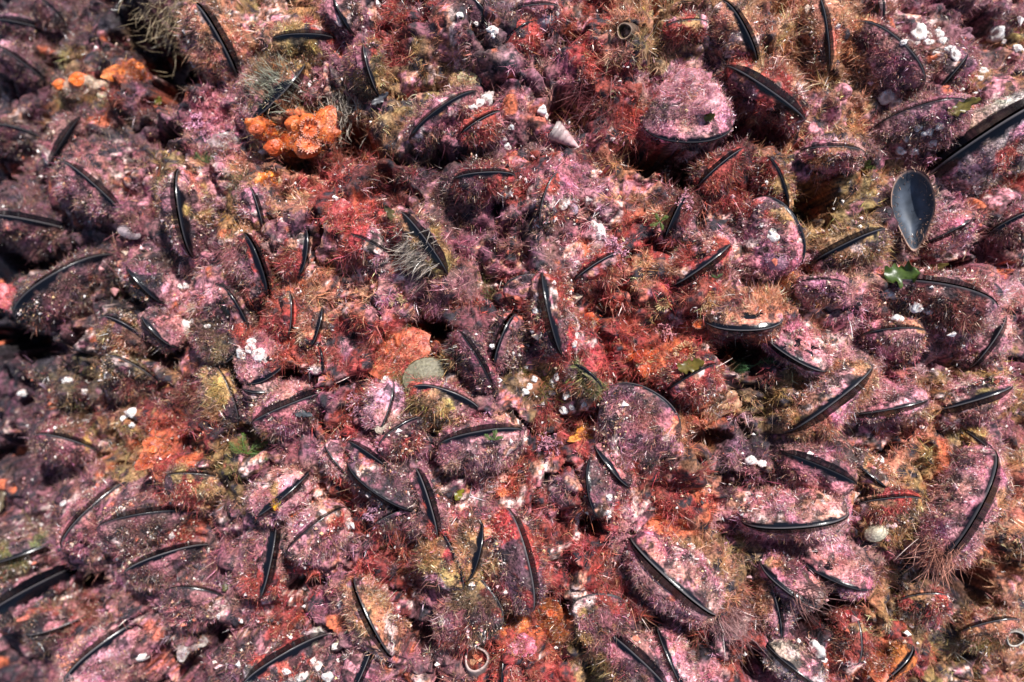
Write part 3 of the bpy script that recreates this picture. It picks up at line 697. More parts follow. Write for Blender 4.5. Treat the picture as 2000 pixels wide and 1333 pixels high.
# grey tube opening on the mound
def tube_open(px, py, rp, label, phrase, name, cat, cout, cin, H=1.0, tilt=.6, plates=False, spin=0):
    root, s = thing_root(name, px, py, label, cat, phrase, tilt, spin)
    R = rp * s; a = np.linspace(0, 2 * math.pi, 33)[:-1]
    pr = np.array([[1.55, -1.0], [1.3, -.2], [1.12, .45], [1.02, .6], [.9, .52]]); pr[:, 1] *= H
    wob = 1 + .06 * np.sin(3 * a + 1)[:, None]
    P = np.stack([np.cos(a)[:, None] * pr[None, :, 0] * R * wob, np.sin(a)[:, None] * pr[None, :, 0] * R * wob, np.broadcast_to(pr[None, :, 1] * R, (32, 5))], -1)
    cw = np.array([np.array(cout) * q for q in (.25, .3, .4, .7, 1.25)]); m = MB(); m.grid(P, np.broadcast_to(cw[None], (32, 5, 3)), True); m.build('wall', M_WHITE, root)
    pr = np.array([[.9, .52], [.8, .1], [.72, -.6], [.03, -.9]]); pr[:, 1] *= H
    P = np.stack([np.cos(a)[:, None] * pr[None, :, 0] * R * wob, np.sin(a)[:, None] * pr[None, :, 0] * R * wob, np.broadcast_to(pr[None, :, 1] * R, (32, 4))], -1)
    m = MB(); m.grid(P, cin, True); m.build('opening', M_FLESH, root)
    if plates:
        for k, (w, ln) in enumerate(((.3, .75), (2.0, .7), (3.4, .8), (4.9, .72))):
            d = np.array([math.cos(w), math.sin(w), 0]); e = np.array([-d[1], d[0], 0])
            pts = np.array([[d * R * .72 + e * R * .36 + np.array([0, 0, -.35 * R]), d * R * .72 - e * R * .36 + np.array([0, 0, -.35 * R])],
                            [d * R * .35 + e * R * .22 + np.array([0, 0, .0]), d * R * .35 - e * R * .22 + np.array([0, 0, .0])],
                            [d * R * .04 + e * R * .02 + np.array([0, 0, .22 * R]), d * R * .04 - e * R * .02 + np.array([0, 0, .22 * R])]])
            m = MB(); m.grid(pts, (.55, .16, .09) if k % 2 else (.66, .34, .2)); m.build('plate', M_SOFT, root)
    return root
tube_open(1222, 62, 14, 'olive brown tube mouth opening on the furry upper mound', 'tube mouth on furry mound', 'tube_sponge', 'sponge', (.30, .19, .13), (.10, .07, .035), 1.6)
tube_open(933, 1292, 22, 'open white rimmed barnacle with reddish plates inside', 'open white rimmed barnacle', 'large_barnacle', 'barnacle', (.46, .34, .31), (.06, .02, .02), 1.7, .7, True)
tube_open(1977, 1240, 16, 'pale empty barnacle ring at the lower right edge', 'pale ring at lower right', 'large_barnacle', 'barnacle', (.42, .38, .33), (.06, .04, .03), 1.6, .4)
tube_open(1196, 164 + 20, 6, 'tiny olive tube mouth low on the furry mound', None, 'tube_sponge', 'sponge', (.30, .22, .12), (.08, .06, .03), 1.4)
# snails and limpets
def snail(px, py, Lp, ang, label, phrase, col, tip):
    root, s = thing_root('sea_snail', px, py, label, 'snail', phrase, .8, 0, None, 6)
    L = Lp * s; m = MB(); nu, nv = 28, 60
    t = np.linspace(0, 1, nv); a = np.linspace(0, 2 * math.pi, nu + 1)[:-1]
    A, T = np.meshgrid(a, t, indexing='ij')
    rad = L * .34 * (1 - T) ** .8 * (1 - .0) * (.94 + .08 * np.abs(np.sin((T * 5.5 + A / (2 * math.pi)) * math.pi))) * sstep(-.25, .12, T)
    ax = L * (T - .5)
    c, sn = math.cos(ang), math.sin(ang)
    P = np.stack([c * ax - sn * np.cos(A) * rad, sn * ax + c * np.cos(A) * rad, np.sin(A) * rad], -1)
    cc = np.array(col)[None, None] * (1 - T[..., None]) + np.array(tip)[None, None] * T[..., None]
    m.grid(P, cc, True); m.build('spire', M_NACRE, root)
    m = MB(); pts = [np.array([c * -.46 * L - sn * y * L, sn * -.46 * L + c * y * L, z * L]) for y, z in ((-.2, .1), (-.1, .26), (.08, .28), (.2, .12))]
    m.tube(pts, .03 * L, 6, np.array(col) * .8); m.build('lip', M_NACRE, root)
snail(1104, 270, 66, -.55, 'pale whelk with a pink tinted tip left of brown weed', 'pale pink tipped whelk', (.30, .25, .23), (.62, .36, .36))
def limpet(px, py, rx, ry, label, phrase, col, h=.45, spin=0.0, group=None):
    root, s = thing_root('limpet', px, py, label, 'limpet', phrase, .7, spin, group)
    a = np.linspace(0, 2 * math.pi, 49)[:-1]; r = np.linspace(1, .02, 12)
    rib = 1 + .035 * np.sin(17 * a)[:, None] * r[None]
    P = np.stack([np.cos(a)[:, None] * r[None] * rx * s * rib, np.sin(a)[:, None] * r[None] * ry * s * rib, np.broadcast_to((h * min(rx, ry) * s * (1 - r ** 1.5))[None], (48, 12))], -1)
    c = np.array(col)[None, None] * (1 + .25 * np.sin(r * 22)[None, :, None] * .6 + .12 * np.sin(17 * a)[:, None, None])
    m = MB(); m.grid(P, np.clip(c, 0, .9), True)
    sk = P[:, 0].copy(); sk2 = sk.copy(); sk2[:, 2] -= .004; m.grid(np.stack([sk2, sk], 1), np.array(col) * .6, True)
    m.build('shell', M_WHITE, root)
    P2 = np.stack([np.cos(a)[:, None] * np.array([1.03, .98]) * rx * s, np.sin(a)[:, None] * np.array([1.03, .98]) * ry * s, np.broadcast_to(np.array([-.0004, .0008]), (48, 2))], -1)
    m = MB(); m.grid(P2, np.array(col) * .35, True); m.build('margin', M_NACRE, root)
limpet(828, 733, 44, 33, 'translucent olive grey oval limpet below the jagged coral sheet', 'olive grey oval limpet', (.16, .14, .09), .3, .5)
limpet(1060, 41, 26, 17, 'smooth bluish grey limpet near the top edge', 'bluish grey limpet', (.36, .37, .40), .7, .1)
limpet(1712, 1040, 24, 17, 'pearly white top shell gleaming above the murky hollow', 'pearly white top shell', (.46, .41, .30), 1.0, .6)
limpet(1519, 507, 25, 24, 'purple ringed limpet below the round pink mussel', 'purple ringed limpet', (.34, .17, .22), .5)
limpet(878, 259, 10, 9, 'tiny dark grey limpet on a furry red mussel', None, (.16, .15, .18), .6)
limpet(750, 834, 19, 12, 'flat pale cream shell between mauve mussels', 'flat cream shell', (.45, .37, .29), .3, .5)
limpet(252, 455, 22, 12, 'grey brown limpet beside a white tipped shell', None, (.3, .23, .24), .5, -.3)
limpet(1115, 408, 16, 13, 'lilac grey limpet on the rimmed round mussel', None, (.36, .27, .33), .5, -.3)
# gaping empty shell: inner face of a valve
def empty_valve():
    root, s = thing_root('empty_shell', 1776, 415, 'gaping shell showing its smooth slate blue inner face', 'shell', 'slate blue gaping shell', .9, 0, None, 74)
    L = 76 * s; a = np.linspace(0, 2 * math.pi, 61)[:-1]
    X = .47 * np.cos(a) * (1 + .22 * np.sin(a)) * L; Y = np.sin(a) * L * .98 * (1 - .0 * np.cos(a))
    X = X * (1 - .30 * sstep(.2, -1, np.sin(a))) + .10 * L * np.sin(a)*-1
    r = np.linspace(0.02, 1, 16)
    Pin = np.stack([X[:, None] * r[None], Y[:, None] * r[None], np.broadcast_to((L * .34 * (r ** 2.2 - 1))[None] , (60, 16)) + .12 * L * (X[:, None] / L) * r[None]], -1)
    c = np.array([.055, .066, .085])[None, None] * (1 - .3 * np.sin(r * 9))[None, :, None] * np.ones((60, 1, 1)); c = c.copy(); c[:, -1:] = (.42, .26, .19)
    m = MB(); m.grid(Pin, c, True); m.build('inner_face', M_SLATE, root)
    Po = Pin * np.array([1.06, 1.05, 1.0]); Po[..., 2] -= L * .035 * (1 + 1.5 * (1 - r[None])); Po[:, -1] = Pin[:, -1] * np.array([1.02, 1.02, 1])
    n = fbm(Po.reshape(-1, 3), .01, 3, 9).reshape(60, 16, 1)
    m = MB(); m.grid(Po + n * .0008, (.40, .19, .17), True); m.build('outer_face', M_GROUND, root)
    P = Po[:, 10:15].reshape(-1, 3); P = P[r_.integers(0, len(P), 1300)] + r_.normal(size=(1300, 3)) * .0014
    N = nrm(P * np.array([1, 1, .2]))
    V, F, C = strands(P, nrm(N + r_.normal(size=N.shape) * .5), r_.uniform(.002, .0065, 1300), np.full(1300, .0004), np.tile(np.array([[.42, .24, .16]]), (1300, 1)) * r_.uniform(.5, 1.4, (1300, 1)))
    tag(obj('algae_fringe', mesh_np('algae_fringe', V, F, C, None, False), M_TURF, root), kind='stuff')
r_ = np.random.default_rng(31)
empty_valve()
# barnacles: every one a thing, three shapes shared
def barn_mesh(seed):
    r = np.random.default_rng(seed); na = 30; a = np.linspace(0, 2 * math.pi, na + 1)[:-1]
    pr = np.array([[1.15, -.55], [1.0, 0], [.88, .3], [.66, .62], [.46, .70], [.36, .67], [.24, .64], [.02, .62]])
    ridg = 1 + .09 * np.abs(np.sin(3 * a + seed))[:, None] + .05 * np.sin(14 * a)[:, None]
    ir = 1 + .16 * np.sin(a + seed)[:, None]
    k = np.where(pr[:, 0] > .45, 1, 0)
    P = np.stack([np.cos(a)[:, None] * pr[None, :, 0] * np.where(k[None], ridg * ir, ir), np.sin(a)[:, None] * pr[None, :, 0] * np.where(k[None], ridg, 1) * r.uniform(.75, 1), np.broadcast_to(pr[None, :, 1], (na, 8)) * r.uniform(.8, 1.1)], -1)
    nn = fbm(P.reshape(-1, 3) + seed * 5, .8, 3, 5).reshape(na, 8)[..., None]; P = P * (1 + .38 * nn); P[..., 2] *= .75; P[..., 0] *= r.uniform(.8, 1.35)
    c = np.array([[.55, .45, .42], [.78, .72, .68], [.84, .79, .75], [.86, .81, .76], [.80, .74, .68], [.70, .62, .56], [.55, .46, .42], [.62, .52, .48]])
    m = MB(); m.grid(P, np.clip(c[None] * (1 + .3 * nn) * (1 - .25 * sstep(0, .6, fbm(P.reshape(-1, 3) + seed, .5, 2, 8).reshape(na, 8, 1)) * np.array([[[.4, 1, 1]]])), 0, .88), True); me = m.mesh('barnacle'); me.materials.append(M_WHITE); return me
BM = [barn_mesh(k) for k in range(7)]
BARN = [
 ('bone white barnacle on the pink crusted mussel rimming the black hollow', 'barnacles by the black hollow', 'white barnacles by black hollow', [(488,680,11),(474,695,11),(506,692,15),(493,668,8)]),
 ('white barnacle perched at the tip of a curved black mussel', 'barnacles at a mussel tip', 'white barnacles on curved tip', [(934,204,14),(948,196,12),(924,211,8)]),
 ('chalk white barnacle in the large bright patch at upper right', 'barnacles of the large bright patch', 'large white barnacle patch', [(1790,62,17),(1781,78,13),(1764,84,9),(1812,70,9),(1831,68,9),(1815,86,9),(1828,104,10),(1865,108,14),(1857,98,9),(1843,80,6)]),
 ('dim white barnacle out toward the upper right corner', 'barnacles near the upper right corner', None, [(1944,68,15),(1912,93,9),(1921,140,9),(1916,155,8),(1962,82,8),(1984,96,9)]),
 ('big white barnacle pair standing alone on tan turf', 'lone barnacle pair', 'lone white barnacle pair', [(1734,186,17),(1747,202,11)]),
 ('white barnacle on the oval mauve mussel beside the long black mussel', 'barnacles on the oval mauve mussel', 'barnacled oval mauve mussel', [(1793,248,9),(1816,256,10),(1836,245,8),(1770,270,9),(1760,295,11),(1785,297,9),(1819,281,9),(1803,262,6)]),
 ('small white barnacle scattered over the tan rimmed round mussel', 'barnacles on the tan rimmed mussel', 'barnacled tan rimmed mussel', [(1103,395,9),(1150,392,11),(1146,405,8),(1167,448,11),(1160,438,8),(1100,404,7),(1175,462,8)]),
 ('white barnacle on mauve turf above the pale whelk', 'barnacles above the whelk', None, [(1058,214,12),(1066,226,9),(984,270,9),(992,286,8),(998,250,7)]),
 ('rounded white barnacle in the cluster beside green olive fuzz', 'barnacles beside olive fuzz', 'white barnacles in olive fuzz', [(1088,736,8),(1083,750,8),(1078,766,8),(1106,772,11),(1044,740,7),(1099,800,8),(1116,796,8),(1022,766,8),(1034,755,6),(1141,790,7),(1028,718,6),(1060,790,5)]),
 ('small white barnacle among dark grit between black mussel edges', 'barnacles among dark grit', None, [(1126,658,9),(1120,671,7),(1046,607,7),(963,677,5)]),
 ('white barnacle pair on purple turf in the left half', 'barnacle pair in the left half', 'white pair on purple turf', [(350,560,10),(363,558,7)]),
 ('white barnacle in the stacked trio above the low red mound', 'stacked barnacle trio', 'stacked white barnacle trio', [(679,1020,11),(690,1028,8),(687,1046,8)]),
 ('oblong white barnacle overhanging a small black hollow', 'lone oblong barnacles', 'oblong white barnacle', [(592,1121,12)]),
 ('glinting white barnacle in the dark left margin', 'barnacles in the dark left margin', 'glinting barnacles at left', [(42,768,10),(165,765,8),(130,745,9),(260,808,9),(241,818,6),(211,733,9),(258,832,5)]),
 ('small white barnacle on the shaded lower left shells', 'barnacles on shaded lower left shells', None, [(100,1009,9),(124,985,7),(470,1212,6),(82,1255,10),(278,1283,9),(666,1180,7)]),
 ('single white barnacle resting above the long mauve mussel', 'single barnacles', None, [(1351,1069,9)]),
 ('small white barnacle twin on mauve turf right of centre', 'barnacle twins', 'white barnacle twins', [(1467,898,8),(1489,905,9)]),
 ('white barnacle on the narrow dark mussel below the pink crust', 'barnacles on the narrow dark mussel', None, [(1190,971,7),(1188,1001,8)]),
 ('white barnacle along the bottom edge on a pale streaked mussel', 'barnacles along the bottom edge', 'bottom edge barnacles', [(622,1300,9),(640,1322,12),(612,1288,7),(560,1312,8),(656,1262,9),(660,1290,6),(588,1322,9)]),
 ('large chalky barnacle on the white streaked mussel at lower right', 'chalky barnacles at lower right', 'chalky barnacle lump', [(1600,1272,14),(1588,1260,11),(1608,1290,9)]),
 ('white barnacle on the rim of the round pink mussel', 'barnacles on the round pink mussel', None, [(1510,452,8),(1502,462,6),(1516,464,9),(1487,440,6)]),
 ('white barnacle on or under the dark oval mussel below the green leaf', 'barnacles by the dark oval mussel', 'barnacles by dark oval mussel', [(1732,573,12),(1792,600,12),(1812,604,11),(1755,622,9)]),
 ('white barnacle growing on the olive grey limpet', 'barnacles on the limpet', None, [(840,716,12),(836,732,10)]),
 ('small pale barnacle on the dark shell at top centre', 'barnacles at top centre', None, [(896,30,6),(930,46,6),(960,58,9),(964,70,7),(738,10,7)]),
 ('small white barnacle by the rim of the rounded orange flecked mussel', 'barnacles on the orange flecked mussel', None, [(366,640,12),(378,630,9),(405,640,7)]),
]
for lab, grp, phrase, pts in BARN:
    for j, (px, py, rp) in enumerate(pts):
        p, n, d = hit(px, py); s = mpp(p); nn = nrm(n * .6 - d * .4)
        o = bpy.data.objects.new('barnacle', BM[(int(px) + j) % 7]); COL.objects.link(o)
        setm(o, p + nn * .0006, frame(nrm(nn + .35 * np.array([math.sin(px), math.cos(py), 0])), px * .7), rp * s * .9 * (.75 + .5 * ((px * 13 + py * 7) % 10) / 10))
        tag(o, lab, 'barnacle', grp if len(pts) > 1 else None)
    if phrase:
        LANDMARKS.append((np.mean([q[0] for q in pts]), np.mean([q[1] for q in pts]), phrase))
# green weeds
def blade(px, py, Lp, Wp, ang, label, phrase, col, curl=.4, name='green_leaf', lift=8, ruff=.08):
    p, n, d = hit(px, py); s = mpp(p); L, W = Lp * s, Wp * s
    u = np.linspace(0, 1, 22); v = np.linspace(-1, 1, 11)
    U, Vv = np.meshgrid(u, v, indexing='ij')
    wd = W * np.sin(math.pi * np.clip(.12 + U * .84, 0, 1)) ** .7 * (1 + .3 * np.sin(U * 17 + px) * Vv * .6 + .18 * np.sin(U * 31 + py))
    X = L * (U - .5); Y = wd * Vv * .5; Z = L * curl * (U - .5) ** 2 + ruff * L * np.sin(U * 9 + 1.3 * Vv) * Vv * Vv + lift * s
    c, sn = math.cos(ang), math.sin(ang)
    P = np.stack([c * X - sn * Y, sn * X + c * Y, Z], -1)
    col = np.array(col) * np.array([.85, .62, .8]) + np.array([.02, .0, .0]); W *= .85
    cc = np.array(col)[None, None] * (1 - .35 * np.abs(Vv) ** 3)[..., None] * (.8 + .4 * U)[..., None]
    m = MB(); m.grid(P, cc); P2 = P.copy(); P2[..., 2] -= .00025; m.grid(P2[:, ::-1], cc[:, ::-1])
    o = m.build(name, M_LEAF); setm(o, p, frame(nrm(.3 * n - .7 * d)))
    tag(o, label, 'seaweed')
    if phrase: LANDMARKS.append((px, py, phrase))
blade(1762, 540, 62, 44, .05, 'broad translucent bright green leaf of sea lettuce', 'bright green leaf', (.07, .20, .03), .5, ruff=.16)
blade(1815, 530, 66, 16, .35, 'narrow olive leaf pointing right of the bright green leaf', None, (.17, .19, .04), .6)
blade(1386, 229, 22, 16, .4, 'small yellow green leaf on the tall pink knob', None, (.24, .28, .03), .3)
blade(895, 964, 26, 15, .9, 'small lime green leaf on a furry tan mussel', 'lime green leaf', (.28, .36, .03), .4)
blade(1412, 1043, 30, 11, .5, 'slender green leaf among brown turf right of centre', 'slender green leaf', (.13, .24, .05), .5)
blade(443, 1138, 34, 13, 1.1, 'pale green leaf standing in the lower left', 'pale green leaf', (.15, .22, .07), .4)
blade(745, 193, 40, 13, .6, 'grey green leaf at the foot of a narrow mussel', 'grey green leaf', (.16, .24, .20), .6)
blade(590, 806, 38, 14, -.2, 'blue green leaf on the mauve ridge left of centre', 'blue green leaf', (.10, .18, .15), .5)
blade(770, 425, 52, 15, -.9, 'olive green leaf beside the upper end of a black mussel', None, (.14, .18, .06), .5)
blade(1352, 716, 52, 26, .35, 'yellow olive leaf left of a slim bluish mussel', 'yellow olive leaf', (.20, .22, .03), .3)
blade(1880, 208, 60, 22, .5, 'yellow green film of weed above the long black mussel', None, (.24, .27, .05), .3)
blade(308, 195, 18, 13, 1.2, 'tiny lime green leaf in the dark upper left hollow', None, (.22, .30, .04), .3)
blade(8, 965, 70, 14, 1.5, 'long olive leaf standing at the left edge', None, (.20, .22, .10), .2)
blade(935, 160, 24, 12, 1.2, 'little teal leaf right of the yellow sea squirt', None, (.10, .20, .17), .3)
def feather(px, py, Lp, angs, label, phrase, col, name='feather_weed', n=22):
    p, nn, d = hit(px, py); s = mpp(p); r = np.random.default_rng(int(px)); m = MB()
    for ang in angs:
        L = Lp * s * r.uniform(.7, 1.1); c = np.array([math.cos(ang), math.sin(ang), 0]); e = np.array([-c[1], c[0], 0])
        pts = np.array([c * L * q + np.array([0, 0, .006 + .5 * L * q * (1 - .6 * q)]) + e * L * .12 * math.sin(3 * q) for q in np.linspace(0, 1, 10)])
        m.tube(pts, np.linspace(.0006, .0003, 10), 5, np.array(col) * .8)
        for k in range(n):
            q = .15 + .85 * k / n; b = pts[0] * 0 + np.array([np.interp(q, np.linspace(0, 1, 10), pts[:, t]) for t in range(3)])
            dd = nrm(c * .7 + e * (1 if k % 2 else -1) + np.array([0, 0, r.normal() * .3])); l = L * .28 * math.sin(math.pi * (.15 + .8 * q)) * r.uniform(.7, 1.2)
            m.tube([b, b + dd * l * .6, b + dd * l + c * l * .2], [.00022, .0002, .00012], 4, np.array(col) * r.uniform(.7, 1.3))
    o = m.build(name, M_LEAF); setm(o, p, frame(nrm(.3 * nn - .7 * d))); tag(o, label, 'seaweed')
    if phrase: LANDMARKS.append((px, py, phrase))
feather(480, 890, 44, (.4, 1.7, 2.5, -.5), 'feathery bright green weed with forked sprays left of centre', 'feathery green weed', (.13, .22, .04))
feather(1478, 716, 48, (3.0, 3.5, .2), 'feathery green sprig over the dark brown hollow', 'green feathery sprig', (.07, .16, .06))
feather(1290, 435, 20, (.5, 2.0, 3.5, 5.0), 'small green fuzzy tuft left of an upright black mussel', 'small green tuft', (.16, .22, .05))
feather(965, 858, 24, (.3, 1.4, 2.6), 'green tuft under the tip of a curved pink mussel', 'green tuft under mussel', (.13, .20, .05))
feather(1690, 330, 30, (1.0, 2.0, .2), 'thin green sprig left of the slate blue gaping shell', None, (.14, .20, .05))
feather(410, 320, 30, (.6, 1.6, 2.4), 'thin green sprig below the bleached white crust', None, (.14, .20, .07))
feather(1395, 545 + 0, 18, (.6, 2.6), 'dull green wisp below a slanting black mussel', None, (.12, .17, .06))
# tufts of threads that stand out from the turf
def tuft(px, py, rp, label, phrase, col, n=260, L=26, wid=.0005, lean=(0, 0), name='hydroid_tuft', cat='hydroid', tip=1.4, bend=.25, spread=.45):
    p, nn, d = hit(px, py); s = mpp(p); r = np.random.default_rng(int(px + py))
    if name != 'hydroid_tuft' and n > 100: n = int(n * 2.4); wid = wid * .55; L = L * .8; bend = max(bend, .8)
    P = r.normal(size=(n, 3)) * np.array([rp, rp, 0]) * .6 * s - np.array([0, 0, .003])
    D = nrm(np.array([lean[0], -lean[1], .8]) + r.normal(size=(n, 3)) * spread)
    C = np.array(col)[None] * r.uniform(.55, 1.4, (n, 1))
    V, F, Cc = strands(P, D, L * s * r.uniform(.6, 1.2, n), wid * r.uniform(.7, 1.4, n), C, tip, bend, r)
    o = obj(name, mesh_np(name, V, F, Cc, None, False), M_TURF); setm(o, p, frame(nrm(.4 * nn - .6 * d))); tag(o, label, cat)
    if phrase: LANDMARKS.append((px, py, phrase))
tuft(655, 200, 46, 'grey tan brush of hydroids combed toward the deep brown hollow', None, (.42, .36, .30), 380, 44, .00055, (.5, .7))
tuft(815, 490, 34, 'grey hydroid brush combed along the left of a black mussel', 'grey hydroid brush', (.33, .27, .22), 300, 42, .0005, (-.8, .5))
tuft(345, 40, 56, 'bushy olive tan hydroid at the rim of the black upper hollow', None, (.34, .26, .16), 420, 40, .0005, (-.3, .2))
tuft(540, 170, 40, 'grey green hydroid fur on the slanting upper left mussel', None, (.30, .30, .22), 320, 34, .0004, (-.7, -.4))
tuft(1160, 190, 46, 'dark crimson stringy weed hanging into a black hollow', 'stringy crimson weed', (.16, .04, .045), 200, 60, .0007, (-.5, .6), 'red_weed', 'seaweed', 1.6, .5)
tuft(1225, 235, 40, 'bushy crimson weed on the underside of the furry mound', None, (.26, .05, .045), 220, 50, .0007, (.0, .8), 'red_weed', 'seaweed', 1.5, .5)
tuft(1490, 245, 46, 'dark wine red bushy weed below a slanting black mussel', 'wine red bush', (.20, .04, .04), 260, 52, .0007, (.1, .6), 'red_weed', 'seaweed', 1.5, .5)
tuft(1290, 640, 36, 'crimson bushy weed on the central right mound', None, (.36, .06, .05), 220, 34, .0007, (.2, .2), 'red_weed', 'seaweed', 1.4, .5)
tuft(660, 330, 46, 'tan crimson bushy weed below the deep brown hollow', None, (.34, .12, .08), 260, 34, .0006, (.1, -.2), 'red_weed', 'seaweed', 1.4, .5)
tuft(1055, 735, 40, 'mossy olive green fuzz above the barnacle cluster', None, (.20, .18, .04), 320, 24, .0004, (0, -.2), 'green_fuzz', 'seaweed', 1.2, .6)
tuft(790, 755, 38, 'filmy olive green fuzz draped below the olive limpet', None, (.22, .21, .07), 300, 30, .0004, (.2, .4), 'green_fuzz', 'seaweed', 1.2, .6)
tuft(940, 570, 26, 'olive green fuzz patch on the central mauve mound', 'olive fuzz patch', (.17, .15, .05), 200, 22, .0004, (0, 0), 'green_fuzz', 'seaweed', 1.2, .6)
tuft(470, 370, 32, 'dusky green fuzz below the bright orange sponge', None, (.14, .14, .06), 220, 24, .0004, (0, 0), 'green_fuzz', 'seaweed', 1.2, .6)
tuft(560, 680 - 130, 24, 'yellow tan fuzzy tuft between narrow black mussels', None, (.48, .30, .14), 180, 22, .0005, (0, 0), 'tan_fuzz', 'seaweed', 1.3, .6)
tuft(1135, 255, 30, 'thin rusty brown stalks standing in the black hollow', None, (.32, .14, .06), 40, 60, .0008, (.1, -.6), 'brown_weed', 'seaweed', 1.2, .3, .3)
tuft(1835, 1080, 26, 'pale drooping red weed strings beside the murky hollow', None, (.40, .18, .13), 140, 60, .0009, (.1, .7), 'red_weed', 'seaweed', 1.4, .4, .35)
tuft(1560, 1160, 22, 'fine dark threads hanging by the lower right hollow', None, (.20, .10, .09), 60, 70, .0008, (.3, .6), 'red_weed', 'seaweed', 1.3, .4, .35)
tuft(1420, 1200, 40, 'mauve thread weed trailing from the long mauve mussel', None, (.36, .19, .18), 200, 60, .0005, (.6, .7), 'red_weed', 'seaweed', 1.3, .3, .4)
tuft(460, 500, 30, 'rosy filmy weed between two narrow black mussels', None, (.46, .16, .17), 220, 36, .0004, (.1, .4), 'red_weed', 'seaweed', 1.2, .5)
tuft(250, 490, 26, 'dark rose filmy weed left of the purple turf', None, (.30, .10, .11), 180, 34, .0005, (.6, -.1), 'red_weed', 'seaweed', 1.2, .5)
# branched coralline sprigs
def coralline(px, py, rp, label, phrase, col, n=22, seed=1):
    p, nn, d = hit(px, py); s = mpp(p); r = np.random.default_rng(seed); m = MB(); R = rp * s
    for k in range(n):
        w = r.uniform(0, 2 * math.pi); el = r.uniform(.15, 1.3)
        dd = np.array([math.cos(w) * math.cos(el), math.sin(w) * math.cos(el), math.sin(el)]); L = R * r.uniform(.6, 1.1)
        c = np.array(col) * r.uniform(.5, 1.05)
        def br(b, dd, L, rad, dep):
            pts = [b + dd * L * q for q in np.linspace(0, 1, 7)]
            rads = rad * np.array([.8, 1.15, .8, 1.15, .8, 1.15, .9])
            m.tube(pts, rads, 6, np.array([c * .8, c * .85, c * .9, c, c * 1.05, c * 1.15, np.clip(c * 1.3, 0, .9)]))
            if dep:
                for sg in (-1, 1):
                    e = nrm(np.cross(dd, r.normal(size=3))); br(b + dd * L * r.uniform(.4, .8), nrm(dd + sg * e * .7), L * .5, rad * .8, dep - 1)
        br(np.array([r.normal() * .25 * R, r.normal() * .25 * R, -.2 * R]), dd, L * .8, R * .036, 2)
    o = m.build('coralline_sprig', M_GROUND); setm(o, p, frame(nrm(.4 * nn - .6 * d))); tag(o, label, 'seaweed')
    if phrase: LANDMARKS.append((px, py, phrase))
coralline(393, 250, 36, 'lilac pink branched coralline sprig at the rim of a black gap', 'branched lilac coralline', (.58, .27, .38), 30, 1)
coralline(1100, 1096, 30, 'salmon pink star shaped coralline sprig low in the centre', 'pink star shaped coralline', (.74, .27, .27), 26, 2)
coralline(1300, 640, 34, 'pale pink flaky coralline sprig on the crimson mound', 'pink flaky coralline', (.72, .32, .34), 26, 3)
coralline(1200, 485, 28, 'lilac coralline tuft above a slim black mussel', 'lilac coralline tuft', (.62, .28, .36), 30, 4)
coralline(700, 790, 30, 'mauve coralline tuft above the pale cream shell', None, (.5, .25, .33), 28, 5)
coralline(1075, 870, 30, 'rosy mauve coralline tuft left of the vivid orange sponge', None, (.5, .22, .28), 28, 6)
coralline(735, 1000, 28, 'lilac coralline tuft above a pale shell ridge', None, (.52, .27, .36), 28, 7)
coralline(1340, 395, 22, 'pink coralline tuft beside an upright black mussel', None, (.62, .28, .33), 24, 8)
coralline(140, 1295, 26, 'orange tipped spiky weed in the bottom left corner', 'spiky weed at bottom left', (.6, .24, .16), 10, 9)
coralline(780, 585, 24, 'pale gold lacy sprig on the central red mound', None, (.55, .38, .2), 26, 10)

# ------------------------------------------------------------------ labels of the mussels, each told by its look and its place beside a landmark
ADJ = {'R': 'crimson furred', 'r': 'dark red furred', 'P': 'pink crusted', 'M': 'mauve furred', 'm': 'dark purple', 'B': 'tan furred', 'b': 'dark brown',
       'O': 'orange crusted', 'G': 'olive green', 'W': 'whitish crusted', 'D': 'bare dark', 'T': 'salmon furred', 'K': 'bare black'}
def shape(i):
    a = i['ang']
    run = 'level' if a < 20 or a > 160 else 'upright' if 68 < a < 112 else 'right-rising' if a <= 68 else 'left-rising'
    w = 'broad' if i['wid'] >= 15 else 'narrow' if i['wid'] >= 8 else 'thin'
    return '%s %s edge' % (w, run)
slots = []
for li, (lx, ly, ph) in enumerate(LANDMARKS):
    for dn, ux, uy in (('left of', -1, 0), ('right of', 1, 0), ('above', 0, -1), ('below', 0, 1)):
        c = []
        for k, i in enumerate(INFO):
            dx, dy = i['px'] - lx, i['py'] - ly; along = dx * ux + dy * uy; off = abs(dx * uy + dy * ux)
            if along > 18 and off < along: c.append((math.hypot(dx, dy), k))
        for rank, (dist, k) in enumerate(sorted(c)[:2]):
            slots.append((rank * 150 + dist, k, li, dn, rank))
used = set(); done = {}
for cost, k, li, dn, rank in sorted(slots):
    if k in done or (li, dn, rank) in used: continue
    used.add((li, dn, rank)); done[k] = (li, dn, rank)
for k, i in enumerate(INFO):
    li, dn, rank = done.get(k, (0, 'near', 0))
    i['root']['label'] = '%s mussel, %s, %s %s the %s' % (ADJ[i['kind']], shape(i), ('first', 'second')[rank], dn, LANDMARKS[li][2])

